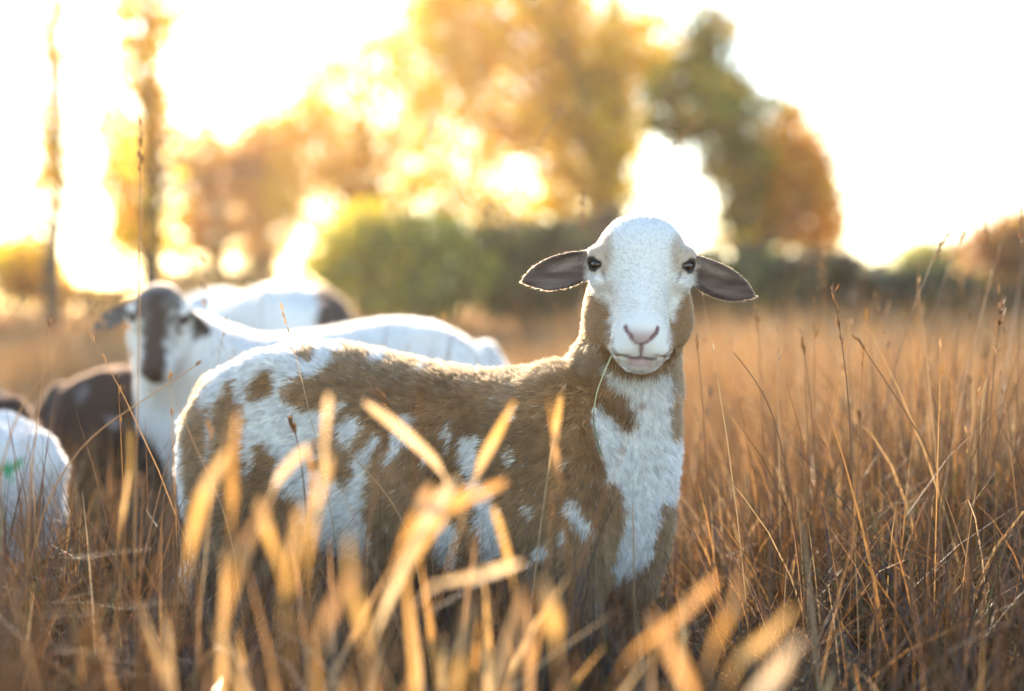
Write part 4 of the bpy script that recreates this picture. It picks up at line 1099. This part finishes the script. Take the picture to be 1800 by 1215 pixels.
for pts, d, wpx, colr, lab in BL:
    d *= 0.93; wpx *= 0.70
    w3 = [P(x, y, d) for x, y in pts]
    tip_ = w3[0]; low = w3[-1]; dv = (w3[-1] - w3[-2]); dv[1] = 0
    g = low + dv / max(1e-6, -dv[2]) * low[2] * 0.25 if dv[2] < -0.01 else low.copy()
    g = low + np.clip(g - low, -0.07, 0.07) * np.array([1, 1, 0]); g[2] = low[2] * 0.55
    rt = np.array([g[0] + (g[0] - low[0]) * 0.25, d + RNG.uniform(-0.03, 0.03), 0.0])
    for i, q in enumerate(w3): q[1] += 0.015 * math.sin(i * 1.7 + d * 9)
    path = [rt, g] + w3[::-1]
    V, F = ribbon(path, wpx / FPX * d, 0.16, 0.49)
    vv = np.tile(np.array([0.86, 1.10, 0.92]), len(V) // 3)
    C = np.clip(colr * ((1 + 0.22 * vnoise(V, 30, 81) + 0.16 * vnoise(V, 110, 82)) * vv)[:, None], 0.02, 0.9)
    c0 = rt.copy()
    o = mesh_obj('straw', V - c0, F, M_BLADE, None, C)
    o.location = c0
    tag(o, lab, 'grass blade', 'dry blades in the foreground')

ST = [  # seed stalks: points tip to lower end, depth, label, seeds
 ([(248, 222), (247, 420), (243, 700), (236, 880)], 1.62, 'tall thin upright stalk crossing the dappled-faced sheep', 0.2),
 ([(348, 640), (250, 705), (150, 770), (60, 900)], 1.75, 'pale straw slanting up right between tail and dappled-faced sheep', 0.05),
 ([(165, 530), (90, 640), (0, 770)], 1.6, 'thin stalk slanting up right at the left edge', 0.0),
 ([(90, 560), (72, 690), (50, 860)], 1.7, 'fine upright stalk over the green-marked sheep', 0.1),
 ([(1025, 345), (1021, 420), (1016, 640), (1010, 900)], 2.6, 'dark stalk with a slim spike just left of the sheep head', 0.35),
 ([(1290, 620), (1330, 670), (1362, 730), (1400, 900)], 1.95, 'bent dark stalk leaning left close right of the chest', 0.0),
 ([(1463, 498), (1480, 600), (1492, 700), (1500, 860)], 1.95, 'sharp upright stalk with a dark seed spike at right', 0.5),
 ([(1668, 402), (1630, 480), (1590, 580), (1540, 780)], 2.3, 'long dark stalk leaning right under the white sky', 0.35),
 ([(1694, 408), (1665, 470), (1630, 600), (1600, 800)], 2.5, 'second leaning stalk close behind the long dark one', 0.2),
 ([(1760, 540), (1748, 640), (1735, 800)], 2.1, 'short dark spike near the right edge', 0.4),
 ([(1795, 368), (1792, 560), (1785, 850)], 2.3, 'straight dark stalk at the right edge', 0.25),
 ([(1510, 600), (1570, 690), (1640, 800), (1690, 960)], 2.0, 'dark stalk leaning left across the right field', 0.1),
 ([(1728, 375), (1745, 470), (1775, 700)], 2.7, 'dark stalk leaning left before the brown-orange tree', 0.4),
 ([(1410, 590), (1425, 700), (1440, 880)], 2.2, 'upright thin stalk between chest and right field', 0.2),
 ([(1330, 540), (1340, 700), (1348, 900)], 2.4, 'soft upright stalk right of the ear', 0.2),
 ([(1232, 205), (1140, 300), (1060, 470), (1035, 700)], 2.9, 'long faint stalk arching above the sheep head', 0.3),
 ([(990, 185), (900, 330), (820, 500), (770, 700)], 3.0, 'tall blurred stalk leaning right left of the sheep head', 0.25),
 ([(760, 215), (725, 330), (690, 500), (670, 620)], 3.0, 'tall blurred stalk above the white back', 0.1),
 ([(860, 360), (830, 430), (795, 560), (780, 660)], 2.8, 'blurred stalk between two taller leaning stalks', 0.3),
 ([(1225, 600), (1235, 700), (1240, 800), (1250, 960)], 2.15, 'upright stalk touching the chest at its right', 0.1),
 ([(668, 690), (690, 720), (720, 780), (760, 960)], 1.80, 'fine seed stalk before the brown flank', 0.5),
 ([(512, 742), (525, 780), (540, 900)], 1.78, 'fine dark stalk before the white flank', 0.4),
 ([(1112, 885), (1114, 940), (1115, 1040)], 1.80, 'short dark stem before the foreleg', 0.0),
 ([(310, 705), (345, 790), (385, 870), (420, 990)], 1.75, 'bright amber straw bending right over the thigh', 0.0),
 ([(565, 755), (620, 800), (700, 890), (740, 1000)], 1.8, 'brown straw bending down right before the belly', 0.0),
]
for pts, d, lab, seeds in ST:
    w3 = [P(x, y, d) for x, y in pts][::-1]
    low = w3[0]
    if low[2] > 0.02:
        dv = low - w3[1]; k = min(1.5, low[2] / max(0.02, -dv[2]))
        w3 = [np.array([low[0] + dv[0] * k * 0.6, d, 0.0])] + w3
    path = np.array(w3); k = 18
    s = np.linspace(0, len(path) - 1, k)
    c = np.stack([np.interp(s, np.arange(len(path)), path[:, i]) for i in range(3)], -1)
    for _ in range(4): c[1:-1] = (c[:-2] + 2 * c[1:-1] + c[2:]) / 4
    V, F = [], []
    rad = np.linspace(0.0013, 0.0006, k)
    add_tube(V, F, c - c[0], rad, 5)
    V = np.concatenate(V); F = np.array(F)
    cc = (STRAW[3] * 0.75 if d > 1.9 or seeds > 0.3 else STRAW[2])
    root = tag(empty('grass_stalk', c[0]), lab, 'grass stalk', 'single tall grass stalks')
    mesh_obj('stem', V, F, M_GRASS, root, np.tile(cc, (len(V), 1)))
    if seeds:
        f = np.sort(RNG.uniform(1 - seeds * 0.55, 1, int(60 * seeds)))
        pt = np.stack([np.interp(f * (k - 1), np.arange(k), c[:, i]) for i in range(3)], -1) - c[0]
        dv = np.tile(nrm(c[-1] - c[-4]), (len(f), 1))
        v, ff, co = spikelets(pt, dv, np.full(len(f), 0.013), np.tile(STRAW[3] * 0.7, (len(f), 1)))
        mesh_obj('seed_head', v, ff, M_GRASS, root, co)

# green strand hanging from the sheep's mouth
strand = [P(1082, 612, 1.85), P(1068, 640, 1.84), P(1048, 690, 1.84), P(1042, 740, 1.85), P(1050, 780, 1.86), P(1058, 800, 1.87)]
V, F = ribbon(strand[::-1], 0.0024, 0.3)
o = mesh_obj('grass_strand', V - strand[0], F, M_GRASS, None, np.tile((0.20, 0.27, 0.17), (len(V), 1))); o.location = strand[0]
tag(o, 'long pale green grass strand hanging from the sheep mouth', 'grass strand')
